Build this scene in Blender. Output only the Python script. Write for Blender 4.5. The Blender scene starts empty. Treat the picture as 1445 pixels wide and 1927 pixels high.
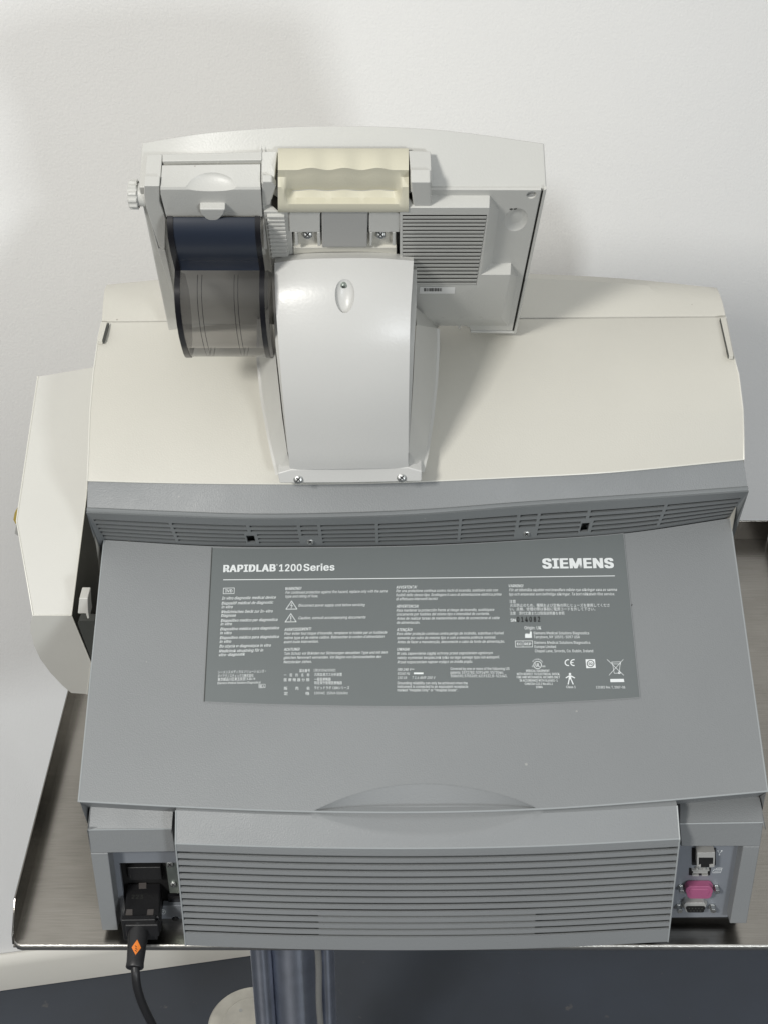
import bpy, math, random
from mathutils import Vector, Matrix
from math import sin, cos, tan, radians as R, pi
random.seed(7)
S = bpy.context.scene
COL = S.collection
# ---------------------------------------------------------------- camera
F = 2800.0; CX, CY = 722.5, 963.5; TH = R(35.0); CAM = Vector((0, 0, 1.89)); T = 0.85
FW = Vector((0, cos(TH), -sin(TH))); UP = Vector((0, sin(TH), cos(TH))); RT = Vector((1, 0, 0))
cd = bpy.data.cameras.new('camera'); cam = bpy.data.objects.new('camera', cd); COL.objects.link(cam)
cd.sensor_fit = 'VERTICAL'; cd.sensor_height = 24; cd.sensor_width = 24
cd.lens = F/1927*24; cd.clip_start = .05; cd.clip_end = 60
cam.location = CAM; cam.rotation_euler = (pi/2-TH, 0, 0)
S.camera = cam
# ---------------------------------------------------------------- world, lamps, exposure
w = bpy.data.worlds.new('World'); S.world = w; w.use_nodes = True
bg = w.node_tree.nodes['Background']; bg.inputs[1].default_value = .53
_nt = w.node_tree; _tc = _nt.nodes.new('ShaderNodeTexCoord'); _sp = _nt.nodes.new('ShaderNodeSeparateXYZ'); _cr = _nt.nodes.new('ShaderNodeValToRGB')
_mr = _nt.nodes.new('ShaderNodeMapRange'); _mr.inputs['From Min'].default_value = -1
_nt.links.new(_tc.outputs['Generated'], _sp.inputs[0]); _nt.links.new(_sp.outputs['Z'], _mr.inputs['Value']); _nt.links.new(_mr.outputs[0], _cr.inputs[0]); _nt.links.new(_cr.outputs[0], bg.inputs[0])
_e = _cr.color_ramp.elements; _e[0].position = .35; _e[0].color = (.17, .175, .18, 1); _e[1].position = .72; _e[1].color = (.975, .99, 1.0, 1)   # dim floor below, pale ceiling above
def area(name, loc, target, size, power, col, sy=None):
    l = bpy.data.lights.new(name, 'AREA'); l.energy = power; l.color = col; l.size = size
    if sy: l.shape = 'RECTANGLE'; l.size_y = sy
    o = bpy.data.objects.new(name, l); COL.objects.link(o); o.location = loc
    o.rotation_euler = (Vector(target)-Vector(loc)).to_track_quat('-Z', 'Y').to_euler()
    return o
area('ceiling_lamp_warm', (-1.10, -.80, 2.74), (0, 1.2, 1.2), .32, 46, (1, .975, .93))
area('window_lamp_cool', (1.05, -1.5, 1.75), (.1, 1.2, 1.2), .30, 20, (.92, .965, 1))
S.view_settings.view_transform = 'Standard'; S.view_settings.look = 'None'
S.view_settings.gamma = 1; S.view_settings.exposure = -0.02; S.view_settings.use_curve_mapping = False
S.render.engine = 'CYCLES'
S.cycles.max_bounces = 8; S.cycles.transparent_max_bounces = 12; S.cycles.use_denoising = True
# ---------------------------------------------------------------- calibration: photo point -> place on a known plane
def ray(px, py): return FW + RT*((px-CX)/F) - UP*((py-CY)/F)
def PY(px, py, Y): d = ray(px, py); return CAM + d*(Y/d.y)
def PZ(px, py, Z): d = ray(px, py); return CAM + d*((T+Z-CAM.z)/d.z)      # Z above the shelf
def PF(px, py, z): return CAM + ray(px, py)*z                                # z along the view axis
MN = Vector((0, -.7915, -.6112)); MD = Vector((0, .6112, -.7915))             # monitor back: normal, downward
M0 = PF(645, 355, 1.057)
def PM(px, py, h=0.):
    d = ray(px, py); p0 = M0 + MN*h
    return CAM + d*((p0-CAM).dot(MN)/d.dot(MN))
def proj(p):
    q = p-CAM; z = q.dot(FW); return (CX+F*q.x/z, CY-F*q.dot(UP)/z)
def lerp(a, b, t): return a+(b-a)*t
def curve(pts):
    "smooth y(x) through photo points, returned as a function of t in 0..1"
    xs = [p[0] for p in pts]; ys = [p[1] for p in pts]; n = len(pts)
    m = []
    for i in range(n):
        if i == 0: m.append((ys[1]-ys[0])/(xs[1]-xs[0]))
        elif i == n-1: m.append((ys[-1]-ys[-2])/(xs[-1]-xs[-2]))
        else: m.append((ys[i+1]-ys[i-1])/(xs[i+1]-xs[i-1]))
    def f(t):
        x = lerp(xs[0], xs[-1], t)
        for i in range(n-1):
            if x <= xs[i+1] or i == n-2:
                h = xs[i+1]-xs[i]; s = (x-xs[i])/h
                y = (2*s**3-3*s*s+1)*ys[i]+(s**3-2*s*s+s)*h*m[i]+(-2*s**3+3*s*s)*ys[i+1]+(s**3-s*s)*h*m[i+1]
                return (x, y)
    return f
def curve_x(pts, x):
    t = (x-pts[0][0])/(pts[-1][0]-pts[0][0]); return curve(pts)(t)[1]
# ---------------------------------------------------------------- materials
def mat(name, rgb, rough=.45, metal=0., bump=.0, bscale=900, mottle=0., mscale=12, spec=.5, coat=0., specks=None, stretch=None, rvar=0.):
    m = bpy.data.materials.new(name); m.use_nodes = True; nt = m.node_tree; b = nt.nodes['Principled BSDF']
    b.inputs['Base Color'].default_value = (*rgb, 1); b.inputs['Roughness'].default_value = rough
    b.inputs['Metallic'].default_value = metal; b.inputs['Specular IOR Level'].default_value = spec
    b.inputs['Coat Weight'].default_value = coat
    tc = nt.nodes.new('ShaderNodeNewGeometry'); mp = nt.nodes.new('ShaderNodeMapping')
    nt.links.new(tc.outputs['Position'], mp.inputs['Vector'])
    if stretch: mp.inputs['Scale'].default_value = stretch
    def noise(sc, det=4):
        n = nt.nodes.new('ShaderNodeTexNoise'); n.inputs['Scale'].default_value = sc; n.inputs['Detail'].default_value = det
        nt.links.new(mp.outputs[0], n.inputs['Vector']); return n
    if mottle:
        n = noise(mscale, 6); r = nt.nodes.new('ShaderNodeMapRange')
        r.inputs['From Min'].default_value = .3; r.inputs['From Max'].default_value = .7
        r.inputs['To Min'].default_value = 1-mottle; r.inputs['To Max'].default_value = 1+mottle
        nt.links.new(n.outputs['Fac'], r.inputs['Value'])
        mx = nt.nodes.new('ShaderNodeVectorMath'); mx.operation = 'SCALE'; mx.inputs[0].default_value = rgb
        nt.links.new(r.outputs[0], mx.inputs['Scale']); nt.links.new(mx.outputs[0], b.inputs['Base Color'])
    if specks:   # sparse dust grains and tiny marks: (cells per metre, share of cells, colour)
        sc, share, scol = specks
        vo = nt.nodes.new('ShaderNodeTexVoronoi'); vo.inputs['Scale'].default_value = sc; nt.links.new(mp.outputs[0], vo.inputs['Vector'])
        sep = nt.nodes.new('ShaderNodeSeparateColor'); nt.links.new(vo.outputs['Color'], sep.inputs[0])
        g1 = nt.nodes.new('ShaderNodeMath'); g1.operation = 'LESS_THAN'; g1.inputs[1].default_value = share; nt.links.new(sep.outputs[0], g1.inputs[0])
        sz = nt.nodes.new('ShaderNodeMath'); sz.operation = 'MULTIPLY'; sz.inputs[1].default_value = .09; nt.links.new(sep.outputs[1], sz.inputs[0])
        g2 = nt.nodes.new('ShaderNodeMath'); g2.operation = 'LESS_THAN'; nt.links.new(vo.outputs['Distance'], g2.inputs[0]); nt.links.new(sz.outputs[0], g2.inputs[1])
        mu = nt.nodes.new('ShaderNodeMath'); mu.operation = 'MULTIPLY'; nt.links.new(g1.outputs[0], mu.inputs[0]); nt.links.new(g2.outputs[0], mu.inputs[1])
        m2 = nt.nodes.new('ShaderNodeMath'); m2.operation = 'MULTIPLY'; m2.inputs[1].default_value = .6; nt.links.new(mu.outputs[0], m2.inputs[0])
        mi = nt.nodes.new('ShaderNodeMix'); mi.data_type = 'RGBA'; mi.inputs[7].default_value = (*scol, 1); mi.inputs[6].default_value = (*rgb, 1)
        if b.inputs['Base Color'].links: nt.links.new(b.inputs['Base Color'].links[0].from_socket, mi.inputs[6])
        nt.links.new(m2.outputs[0], mi.inputs[0]); nt.links.new(mi.outputs[2], b.inputs['Base Color'])
    if rvar:
        n = noise(35, 6); r = nt.nodes.new('ShaderNodeMapRange')
        r.inputs['To Min'].default_value = rough-rvar; r.inputs['To Max'].default_value = rough+rvar
        nt.links.new(n.outputs['Fac'], r.inputs['Value']); nt.links.new(r.outputs[0], b.inputs['Roughness'])
    if bump:
        n = noise(bscale, 2); bp = nt.nodes.new('ShaderNodeBump'); bp.inputs['Strength'].default_value = bump
        bp.inputs['Distance'].default_value = .0006
        nt.links.new(n.outputs['Fac'], bp.inputs['Height']); nt.links.new(bp.outputs[0], b.inputs['Normal'])
    return m
CREAM = mat('cream_plastic', (.58, .565, .505), .5, bump=.22, bscale=750, mottle=.05, mscale=4.5, rvar=.10, specks=(55, .10, (.22, .19, .15)))
WHITE = mat('white_plastic', (.545, .545, .515), .40, bump=.22, bscale=650, mottle=.03, mscale=10, rvar=.08, specks=(90, .08, (.25, .23, .20)))
NECKW = mat('painted_white_cover', (.58, .58, .56), .33, bump=.16, bscale=420, mottle=.02, mscale=10, rvar=.05, specks=(70, .06, (.25, .23, .20)))
GREY = mat('grey_plastic', (.238, .248, .252), .46, bump=.45, bscale=900, mottle=.05, mscale=5, rvar=.12, specks=(70, .12, (.42, .42, .40)))
GREYD = mat('vent_grey', (.192, .204, .208), .48, bump=.25, bscale=800, mottle=.05, mscale=8, specks=(90, .12, (.38, .38, .36)))
LABG = mat('label_grey', (.150, .166, .166), .42, bump=.05, bscale=600, mottle=.02)
INK = mat('white_ink', (.78, .81, .81), .5)
BINK = mat('black_ink', (.012, .012, .012), .5)
YEL = mat('yellowed_plastic', (.60, .575, .455), .42, bump=.12, bscale=600, mottle=.02)
BLK = mat('black_void', (.006, .006, .006), .7)  # near-black for gaps and openings; their deep shade is put into the colour
BLKP = mat('black_rubber', (.014, .014, .015), .42, bump=.3, bscale=400, rvar=.1)
RIM = mat('black_gloss', (.008, .008, .010), .22)
NAVY = mat('dark_navy_film', (.020, .026, .040), .22)
DARKP = mat('dark_grey_interior', (.05, .053, .048), .5)
STEEL = mat('bright_screw_steel', (.60, .61, .59), .35, metal=1, bump=.3, bscale=900)
SOCK = mat('socket_metal', (.52, .52, .50), .35, metal=.35)
EDGE = mat('edge_steel_dark_reflection', (.20, .19, .175), .12, metal=1, bump=.1)  # darker than the shelf steel: dark reflections put into the colour
GREYE = mat('grey_edge_highlight', (.33, .35, .355), .32)  # lighter copy of the grey plastic; edge highlight painted in
CREAME = mat('cream_edge_highlight', (.68, .67, .61), .32)  # lighter copy of the cream plastic; edge glint painted in
ZINC = mat('zinc_plate', (.42, .47, .43), .42, metal=.9, mottle=.15, mscale=60)
PANEL = mat('port_plate_grey', (.26, .28, .31), .45, metal=.3, mottle=.04, mscale=30)
BLOCK = mat('mid_grey_plastic', (.40, .40, .385), .5, bump=.2, mottle=.02)
PINK = mat('pink_vinyl', (.36, .10, .20), .38, bump=.15, bscale=300)
ORANGE = mat('orange_sticker', (.75, .20, .02), .5)
PAPER = mat('paper_label', (.78, .78, .76), .5)
AMBER = mat('amber_plastic', (.45, .34, .08), .45)
TAUPE = mat('cream_plastic_side', (.585, .58, .54), .45, bump=.1, bscale=700, mottle=.02)
SKIRT = mat('skirting_paint', (.68, .66, .60), .4, mottle=.03, mscale=6)
CHROME = mat('pole_steel', (.50, .53, .60), .33, metal=1, bump=.25, bscale=160, mottle=.10, mscale=40)
_b = CHROME.node_tree.nodes['Principled BSDF']; _b.inputs['Anisotropic'].default_value = .85; _b.inputs['Anisotropic Rotation'].default_value = .25
_t = CHROME.node_tree.nodes.new('ShaderNodeTangent'); _t.direction_type = 'RADIAL'; _t.axis = 'Z'; CHROME.node_tree.links.new(_t.outputs[0], _b.inputs['Tangent'])
FOOT = mat('off_white_disc', (.50, .48, .42), .5, mottle=.12, mscale=40)
CABLE2 = mat('grey_cable', (.20, .20, .19), .7, bump=.8, bscale=700)
WALL = mat('wall_paint', (.89, .885, .865), .6, bump=.30, bscale=420, mottle=.018, mscale=3.0, specks=(9, .22, (.45, .42, .36)))
WALL.node_tree.nodes['Bump'].inputs['Distance'].default_value = .0012

def steel_tray():
    m = mat('brushed_steel', (.36, .335, .30), .26, metal=1, bump=.12, bscale=260, stretch=(.12, 1.6, 1))
    nt = m.node_tree; b = nt.nodes['Principled BSDF']
    g = nt.nodes.new('ShaderNodeNewGeometry'); mp = nt.nodes.new('ShaderNodeMapping'); mp.inputs['Scale'].default_value = (5, 140, 1)
    n = nt.nodes.new('ShaderNodeTexNoise'); n.inputs['Scale'].default_value = 6; n.inputs['Detail'].default_value = 8
    nt.links.new(g.outputs['Position'], mp.inputs[0]); nt.links.new(mp.outputs[0], n.inputs['Vector'])
    n2 = nt.nodes.new('ShaderNodeTexNoise'); n2.inputs['Scale'].default_value = 14; n2.inputs['Detail'].default_value = 6
    nt.links.new(g.outputs['Position'], n2.inputs['Vector'])
    ad = nt.nodes.new('ShaderNodeMath'); ad.operation = 'ADD'
    nt.links.new(n.outputs[0], ad.inputs[0]); nt.links.new(n2.outputs[0], ad.inputs[1])
    cr = nt.nodes.new('ShaderNodeValToRGB'); cr.color_ramp.elements[0].position = .35; cr.color_ramp.elements[1].position = .68
    cr.color_ramp.elements[0].color = (.285, .27, .245, 1); cr.color_ramp.elements[1].color = (.40, .38, .35, 1)
    hv = nt.nodes.new('ShaderNodeMath'); hv.operation = 'MULTIPLY'; hv.inputs[1].default_value = .5
    nt.links.new(ad.outputs[0], hv.inputs[0]); nt.links.new(hv.outputs[0], cr.inputs[0])
    nt.links.new(cr.outputs[0], b.inputs['Base Color'])
    return m
TRAY = steel_tray()
def floor_mat():
    m = mat('dark_floor_paint', (.03, .034, .04), .42, bump=.15, bscale=90)
    nt = m.node_tree; b = nt.nodes['Principled BSDF']; g = nt.nodes.new('ShaderNodeNewGeometry')
    def ramp(src, p0, c0, p1, c1):
        cr = nt.nodes.new('ShaderNodeValToRGB'); e = cr.color_ramp.elements
        e[0].position = p0; e[0].color = c0; e[1].position = p1; e[1].color = c1; nt.links.new(src, cr.inputs[0]); return cr
    n = nt.nodes.new('ShaderNodeTexNoise'); n.inputs['Scale'].default_value = 3; n.inputs['Detail'].default_value = 8
    nt.links.new(g.outputs['Position'], n.inputs['Vector'])
    a = ramp(n.outputs[0], .35, (.038, .043, .052, 1), .7, (.052, .062, .082, 1))
    v = nt.nodes.new('ShaderNodeTexNoise'); v.inputs['Scale'].default_value = 38; v.inputs['Detail'].default_value = 3
    nt.links.new(g.outputs['Position'], v.inputs['Vector'])
    sp = ramp(v.outputs[0], .70, (0, 0, 0, 1), .80, (1, 1, 1, 1))
    mx = nt.nodes.new('ShaderNodeMix'); mx.data_type = 'RGBA'; mx.inputs[7].default_value = (.13, .12, .11, 1)
    nt.links.new(a.outputs[0], mx.inputs[6]); nt.links.new(sp.outputs[0], mx.inputs[0]); nt.links.new(mx.outputs[2], b.inputs['Base Color'])
    return m
FLOOR = floor_mat()
def smoke_mat():
    m = bpy.data.materials.new('smoked_clear_plastic'); m.use_nodes = True; nt = m.node_tree; nt.nodes.clear()
    out = nt.nodes.new('ShaderNodeOutputMaterial'); tr = nt.nodes.new('ShaderNodeBsdfTransparent'); tr.inputs[0].default_value = (.50, .49, .485, 1)
    gl = nt.nodes.new('ShaderNodeBsdfGlossy'); gl.inputs['Roughness'].default_value = .12; gl.inputs[0].default_value = (1, 1, 1, 1)
    df = nt.nodes.new('ShaderNodeBsdfDiffuse'); df.inputs[0].default_value = (.05, .052, .058, 1)
    fr = nt.nodes.new('ShaderNodeFresnel'); fr.inputs[0].default_value = 1.5
    m1 = nt.nodes.new('ShaderNodeMixShader'); m1.inputs[0].default_value = .15
    m2 = nt.nodes.new('ShaderNodeMixShader')
    nt.links.new(tr.outputs[0], m1.inputs[1]); nt.links.new(df.outputs[0], m1.inputs[2])
    nt.links.new(fr.outputs[0], m2.inputs[0]); nt.links.new(m1.outputs[0], m2.inputs[1]); nt.links.new(gl.outputs[0], m2.inputs[2])
    nt.links.new(m2.outputs[0], out.inputs[0]); return m
SMOKE = smoke_mat()
# ---------------------------------------------------------------- mesh building
WLOC = {}
def tag(o, label=None, cat=None, group=None, kind=None):
    for k, v in (('label', label), ('category', cat), ('group', group), ('kind', kind)):
        if v: o[k] = v
    return o
def empty(name, loc):
    o = bpy.data.objects.new(name, None); COL.objects.link(o); o.location = loc; o.empty_display_size = .05
    WLOC[o.name] = Vector(loc); return o
class MB:
    def __init__(s): s.v = []; s.f = []
    def add(s, vs, fs):
        n = len(s.v); s.v += [Vector(v) for v in vs]; s.f += [tuple(i+n for i in f) for f in fs]; return s
    def poly(s, vs): return s.add(vs, [tuple(range(len(vs)))])
    def loft(s, rows, closed=False):
        n = len(rows[0]); vs = [p for r in rows for p in r]; fs = []
        for i in range(len(rows)-1):
            for j in range(n if closed else n-1):
                k = (j+1) % n; fs.append((i*n+j, i*n+k, (i+1)*n+k, (i+1)*n+j))
        return s.add(vs, fs)
    def prism(s, front, back):
        n = len(front); vs = list(front)+list(back)
        fs = [tuple(range(n)), tuple(range(2*n-1, n-1, -1))]+[(i, i+n, (i+1) % n+n, (i+1) % n) for i in range(n)]
        return s.add(vs, fs)
    def slab(s, rows, off):
        "closed slab: rows grid and the same grid moved by off"
        a = [p for r in rows for p in r]; n = len(rows[0]); m = len(rows); N = n*m
        vs = a+[p+off for p in a]; fs = []
        for i in range(m-1):
            for j in range(n-1):
                q = (i*n+j, i*n+j+1, (i+1)*n+j+1, (i+1)*n+j); fs.append(q); fs.append(tuple(x+N for x in reversed(q)))
        per = [j for j in range(n)]+[i*n+n-1 for i in range(1, m)]+[(m-1)*n+j for j in range(n-2, -1, -1)]+[i*n for i in range(m-2, 0, -1)]
        for k in range(len(per)):
            x, y = per[k], per[(k+1) % len(per)]; fs.append((y, x, x+N, y+N))
        return s.add(vs, fs)
    def box(s, a, b):
        x0, y0, z0 = a; x1, y1, z1 = b
        return s.prism([(x0, y0, z0), (x1, y0, z0), (x1, y0, z1), (x0, y0, z1)], [(x0, y1, z0), (x1, y1, z0), (x1, y1, z1), (x0, y1, z1)])
    def tube(s, path, rad, n=16, cap=True, flat=None):
        path = [Vector(p) for p in path]; rows = []; u = None
        if not isinstance(rad, (list, tuple)): rad = [rad]*len(path)
        for i, p in enumerate(path):
            d = (path[min(i+1, len(path)-1)]-path[max(i-1, 0)])
            if d.length < 1e-9: d = Vector((0, 0, 1))
            d.normalize()
            if u is None:
                u = d.cross(Vector((0, 0, 1)))
                if u.length < .01: u = d.cross(Vector((0, 1, 0)))
            u = (u-d*u.dot(d)).normalized(); v = d.cross(u)
            fy = flat if flat else 1
            rows.append([p+u*(rad[i]*cos(2*pi*k/n))+v*(rad[i]*fy*sin(2*pi*k/n)) for k in range(n)])
        s.loft(rows, True)
        if cap: s.poly(list(reversed(rows[0]))); s.poly(rows[-1])
        return s
    def build(s, name, m, parent=None, bevel=0., smooth=35, seg=2, dup=True, split=False):
        if split:
            par = list(range(len(s.v)))
            def fd(i):
                while par[i] != i: par[i] = par[par[i]]; i = par[i]
                return i
            for f in s.f:
                for k in f[1:]: par[fd(k)] = fd(f[0])
            gr = {}
            for f in s.f: gr.setdefault(fd(f[0]), []).append(f)
            out = []
            for fs in gr.values():
                ids = sorted({i for f in fs for i in f}); mp = {a: b for b, a in enumerate(ids)}
                q = MB(); q.v = [s.v[i] for i in ids]; q.f = [tuple(mp[i] for i in f) for f in fs]; out.append(q.build(name, m, parent, bevel, smooth, seg, dup))
            return out
        c = Vector((0, 0, 0))
        lo = Vector([min(v[i] for v in s.v) for i in range(3)]); hi = Vector([max(v[i] for v in s.v) for i in range(3)])
        c = (lo+hi)/2
        if parent is None: c.z = lo.z
        me = bpy.data.meshes.new(name); me.from_pydata([v-c for v in s.v], [], s.f)
        import bmesh
        bm = bmesh.new(); bm.from_mesh(me)
        if dup: bmesh.ops.remove_doubles(bm, verts=bm.verts, dist=1e-6)
        bmesh.ops.recalc_face_normals(bm, faces=bm.faces); bm.to_mesh(me); bm.free()
        me.materials.append(m)
        if smooth:
            me.shade_smooth(); me.set_sharp_from_angle(angle=R(smooth))
        o = bpy.data.objects.new(name, me); COL.objects.link(o); o.location = c; WLOC[o.name] = c.copy()
        if parent:
            o.parent = parent; o.matrix_parent_inverse = Matrix.Translation(-WLOC[parent.name])
        if bevel:
            b = o.modifiers.new('bevel', 'BEVEL'); b.width = bevel; b.segments = seg; b.limit_method = 'ANGLE'; b.angle_limit = R(32)
            b.harden_normals = True; b.use_clamp_overlap = True
        return o
def cut(o, cutters):
    "carve closed shapes out of a part and bake the result"
    tmp = []
    for mb in cutters:
        c = mb.build('cutter', BLK); tmp.append(c)
        md = o.modifiers.new('cut', 'BOOLEAN'); md.operation = 'DIFFERENCE'; md.object = c; md.solver = 'EXACT'
    ms = list(o.modifiers); names = [x.name for x in ms if x.type == 'BEVEL']
    bev = [(x.width, x.segments) for x in ms if x.type == 'BEVEL']
    for nme in names: o.modifiers.remove(o.modifiers[nme])
    bpy.context.view_layer.update()
    dg = bpy.context.evaluated_depsgraph_get(); me = bpy.data.meshes.new_from_object(o.evaluated_get(dg))
    o.modifiers.clear(); o.data = me; me.shade_smooth(); me.set_sharp_from_angle(angle=R(30))
    for c in tmp: bpy.data.objects.remove(c)
    for wd, sg in bev:
        b = o.modifiers.new('bevel', 'BEVEL'); b.width = wd; b.segments = sg; b.limit_method = 'ANGLE'; b.angle_limit = R(32); b.harden_normals = True
    return o
def ellipsoid(c, ax, ay, az, n=28, m=14):
    mb = MB(); rows = []
    for i in range(1, m):
        a = pi*i/m
        rows.append([c+ax*(sin(a)*cos(2*pi*k/n))+ay*(sin(a)*sin(2*pi*k/n))+az*cos(a) for k in range(n)])
    mb.loft(rows, True); t = c+az; b = c-az
    for k in range(n):
        mb.add([t, rows[0][k], rows[0][(k+1) % n]], [(0, 1, 2)]); mb.add([b, rows[-1][(k+1) % n], rows[-1][k]], [(0, 1, 2)])
    return mb
def mblock(mb, poly, h0, h1):
    "raised block on the monitor back: outline seen at height h1, walls down to h0"
    fr = [PM(x, y, h1) for x, y in poly]; return mb.prism(fr, [p+MN*(h0-h1) for p in fr])
def yblock(mb, poly, Y0, Y1):
    fr = [PY(x, y, Y0) for x, y in poly]; return mb.prism(fr, [Vector((p.x, Y1, p.z)) for p in fr])
def ribs(mb, us, vs, hole, fn, dep):
    "sheet over the grid us x vs with rectangular openings and wall thickness dep (Vector)"
    idx = {}
    def vid(i, j, k):
        key = (i, j, k)
        if key not in idx:
            idx[key] = len(mb.v); mb.v.append(fn(us[i], vs[j])+(dep if k else Vector((0, 0, 0))))
        return idx[key]
    H = lambda i, j: i < 0 or j < 0 or i >= len(us)-1 or j >= len(vs)-1 or hole((us[i]+us[i+1])/2, (vs[j]+vs[j+1])/2)
    for i in range(len(us)-1):
        for j in range(len(vs)-1):
            if H(i, j): continue
            q = [(i, j), (i+1, j), (i+1, j+1), (i, j+1)]
            mb.f.append(tuple(vid(a, b, 0) for a, b in q)); mb.f.append(tuple(vid(a, b, 1) for a, b in reversed(q)))
            for (di, dj), (a, b) in zip(((0, -1), (1, 0), (0, 1), (-1, 0)), ((0, 1), (1, 2), (2, 3), (3, 0))):
                if H(i+di, j+dj):
                    p, r = q[a], q[b]; mb.f.append((vid(*r, 0), vid(*p, 0), vid(*p, 1), vid(*r, 1)))
    return mb
def screw(parent, c, n, r, name='screw', m=None):
    n = n.normalized(); mb = MB()
    mb.tube([c-n*.002, c+n*.0002, c+n*.0009, c+n*.0012], [r*.92, r*.92, r*.75, r*.4], 20)
    nf = len(mb.f); u = n.orthogonal().normalized(); v = n.cross(u)
    for a, b in ((u, v), (v, u)):
        q = [c+n*.0013+a*(sx*r*.55)+b*(sy*r*.12) for sx, sy in ((-1, -1), (1, -1), (1, 1), (-1, 1))]; mb.prism(q, [p-n*.0006 for p in q])
    o = mb.build(name, m or STEEL, parent, dup=False); o.data.materials.append(BINK)
    for i, p in enumerate(o.data.polygons):
        if i >= nf: p.material_index = 1
    return o
def bead(pts, r, m, parent, name):
    return MB().tube(pts, r, 8).build(name, m, parent)
# ================================================================ SETTING
def wallY(x): return 1.549+.174*x
fl = MB().box((-2.5, -2.0, -.05), (3.0, 3.2, 0)); tag(fl.build('floor', FLOOR), kind='structure')
mb = MB(); mb.prism([(-2.5, wallY(-2.5), 0), (3, wallY(3), 0), (3, wallY(3), 3.2), (-2.5, wallY(-2.5), 3.2)],
                   [(-2.5, wallY(-2.5)+.12, 0), (3, wallY(3)+.12, 0), (3, wallY(3)+.12, 3.2), (-2.5, wallY(-2.5)+.12, 3.2)])
tag(mb.build('wall', WALL), kind='structure')
wd = Vector((1, .174, 0)).normalized(); wn = Vector((.174, -1, 0)).normalized()
mb = MB(); prof = [(0.001, .0), (.016, .0), (.016, .052), (.012, .060), (.004, .066), (.001, .066)]
rows = []
for X in (-2.4, 2.9):
    b0 = Vector((X, wallY(X), .001)); rows.append([b0+wn*a+Vector((0, 0, z)) for a, z in prof])
mb.loft([list(r) for r in zip(*rows)]); tag(mb.build('skirting_board', SKIRT), kind='structure')
# ================================================================ TROLLEY
tl = empty('trolley', (.06, 1.13, 0))
tag(tl, 'brushed stainless steel trolley shelf with raised edges on a steel pole, under the analyser', 'trolley')
XL, XR, YN, YF = -.3185, .455, .834, 1.428
mb = MB(); mb.box((XL, YN, T-.0015), (XR, YF, T)); mb.build('shelf', TRAY, tl)
mb = MB()   # upturned edges: left, back, right
L0 = [Vector((XL-.002, YN+.028, T)), Vector((XL-.002, YF, T))]
mb.prism([(XL, YN+.003, T-.0015), (XL, YF, T-.0015), (XL, YF, T+.027), (XL, YN+.030, T+.027), (XL, YN+.006, T+.007)],
         [(XL-.0018, YN+.003, T-.0015), (XL-.0018, YF, T-.0015), (XL-.0018, YF, T+.027), (XL-.0018, YN+.030, T+.027), (XL-.0018, YN+.006, T+.007)])
mb.prism([(XL, YF+.0003, T-.0015), (XR, YF+.0003, T-.0015), (XR, YF+.0003, T+.027), (XL, YF+.0003, T+.027)],
         [(XL, YF+.0020, T-.0015), (XR, YF+.0020, T-.0015), (XR, YF+.0020, T+.027), (XL, YF+.0020, T+.027)])
mb.prism([(XR, YN, T-.0015), (XR, YF, T-.0015), (XR, YF, T+.027), (XR, YN+.02, T+.027)],
         [(XR+.0018, YN, T-.0015), (XR+.0018, YF, T-.0015), (XR+.0018, YF, T+.027), (XR+.0018, YN+.02, T+.027)])
mb.build('raised_edge', EDGE, tl, bevel=.0006)
mb = MB(); pr = []
for k in range(9):
    a = pi*k/8; pr.append((YN-.0012-.0022*sin(a)*.9, T+.003-.0045*(1-cos(a))/2*1.6+.0012))
rr = [[Vector((x, y, z)) for y, z in pr] for x in [XL+.008+(XR-XL-.008)*i/40 for i in range(41)]]
c0 = [[Vector((XL+.008-.008*sin(a), p.y+.008*(1-cos(a))*1.0, p.z)) for p in rr[0]] for a in (pi/2, pi/3, pi/6)]
mb.loft(c0+rr); mb.build('rolled_front_edge', mat('rim_steel', (.46, .45, .42), .38, metal=1, bump=.6, bscale=300), tl)
def vpole(name, x0, x1, Y, m, zt=-.02):
    pL = PY(x0, 1860, Y); pR = PY(x1, 1860, Y); r = (pR.x-pL.x)/2; cx = (pL.x+pR.x)/2
    mb = MB(); mb.tube([(cx, Y, .06), (cx, Y, T+zt)], r, 40); return mb.build(name, m, tl)
vpole('post', 477, 516, 1.12, CHROME); vpole('post', 513, 604, 1.135, CHROME); vpole('post', 600, 632, 1.15, CHROME)
mb = MB(); mb.tube([PY(599+.9*sin(y/17), y, 1.10) if 0 else Vector((PY(601, 1860, 1.085).x+.0007*sin(y*.9), 1.085, T-.03-y*.02)) for y in range(0, 38)], .0038, 10)
mb.build('cable', CABLE2, tl)
c = PZ(478, 1926, -.79)
mb = MB(); mb.tube([c-Vector((0, 0, .05)), c-Vector((0, 0, .004)), c, c+Vector((0, 0, .0012)), c+Vector((0, 0, .0012)), c+Vector((0, 0, .003)), c+Vector((0, 0, .003))],
                   [.066, .066, .063, .046, .045, .043, .001], 64); mb.build('base_disc', FOOT, tl)
for dx, dy in ((-.02, .02), (-.028, -.005)):
    MB().tube([c+Vector((dx, dy, .0028)), c+Vector((dx, dy, .0036))], .0026, 12).build('rivet', BLOCK, tl)
# ================================================================ ANALYSER
an = empty('blood_gas_analyser', (.03, 1.1, T))
tag(an, 'grey and cream bench analyser with tilted monitor on a neck, standing on the steel trolley', 'analyser')
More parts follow.
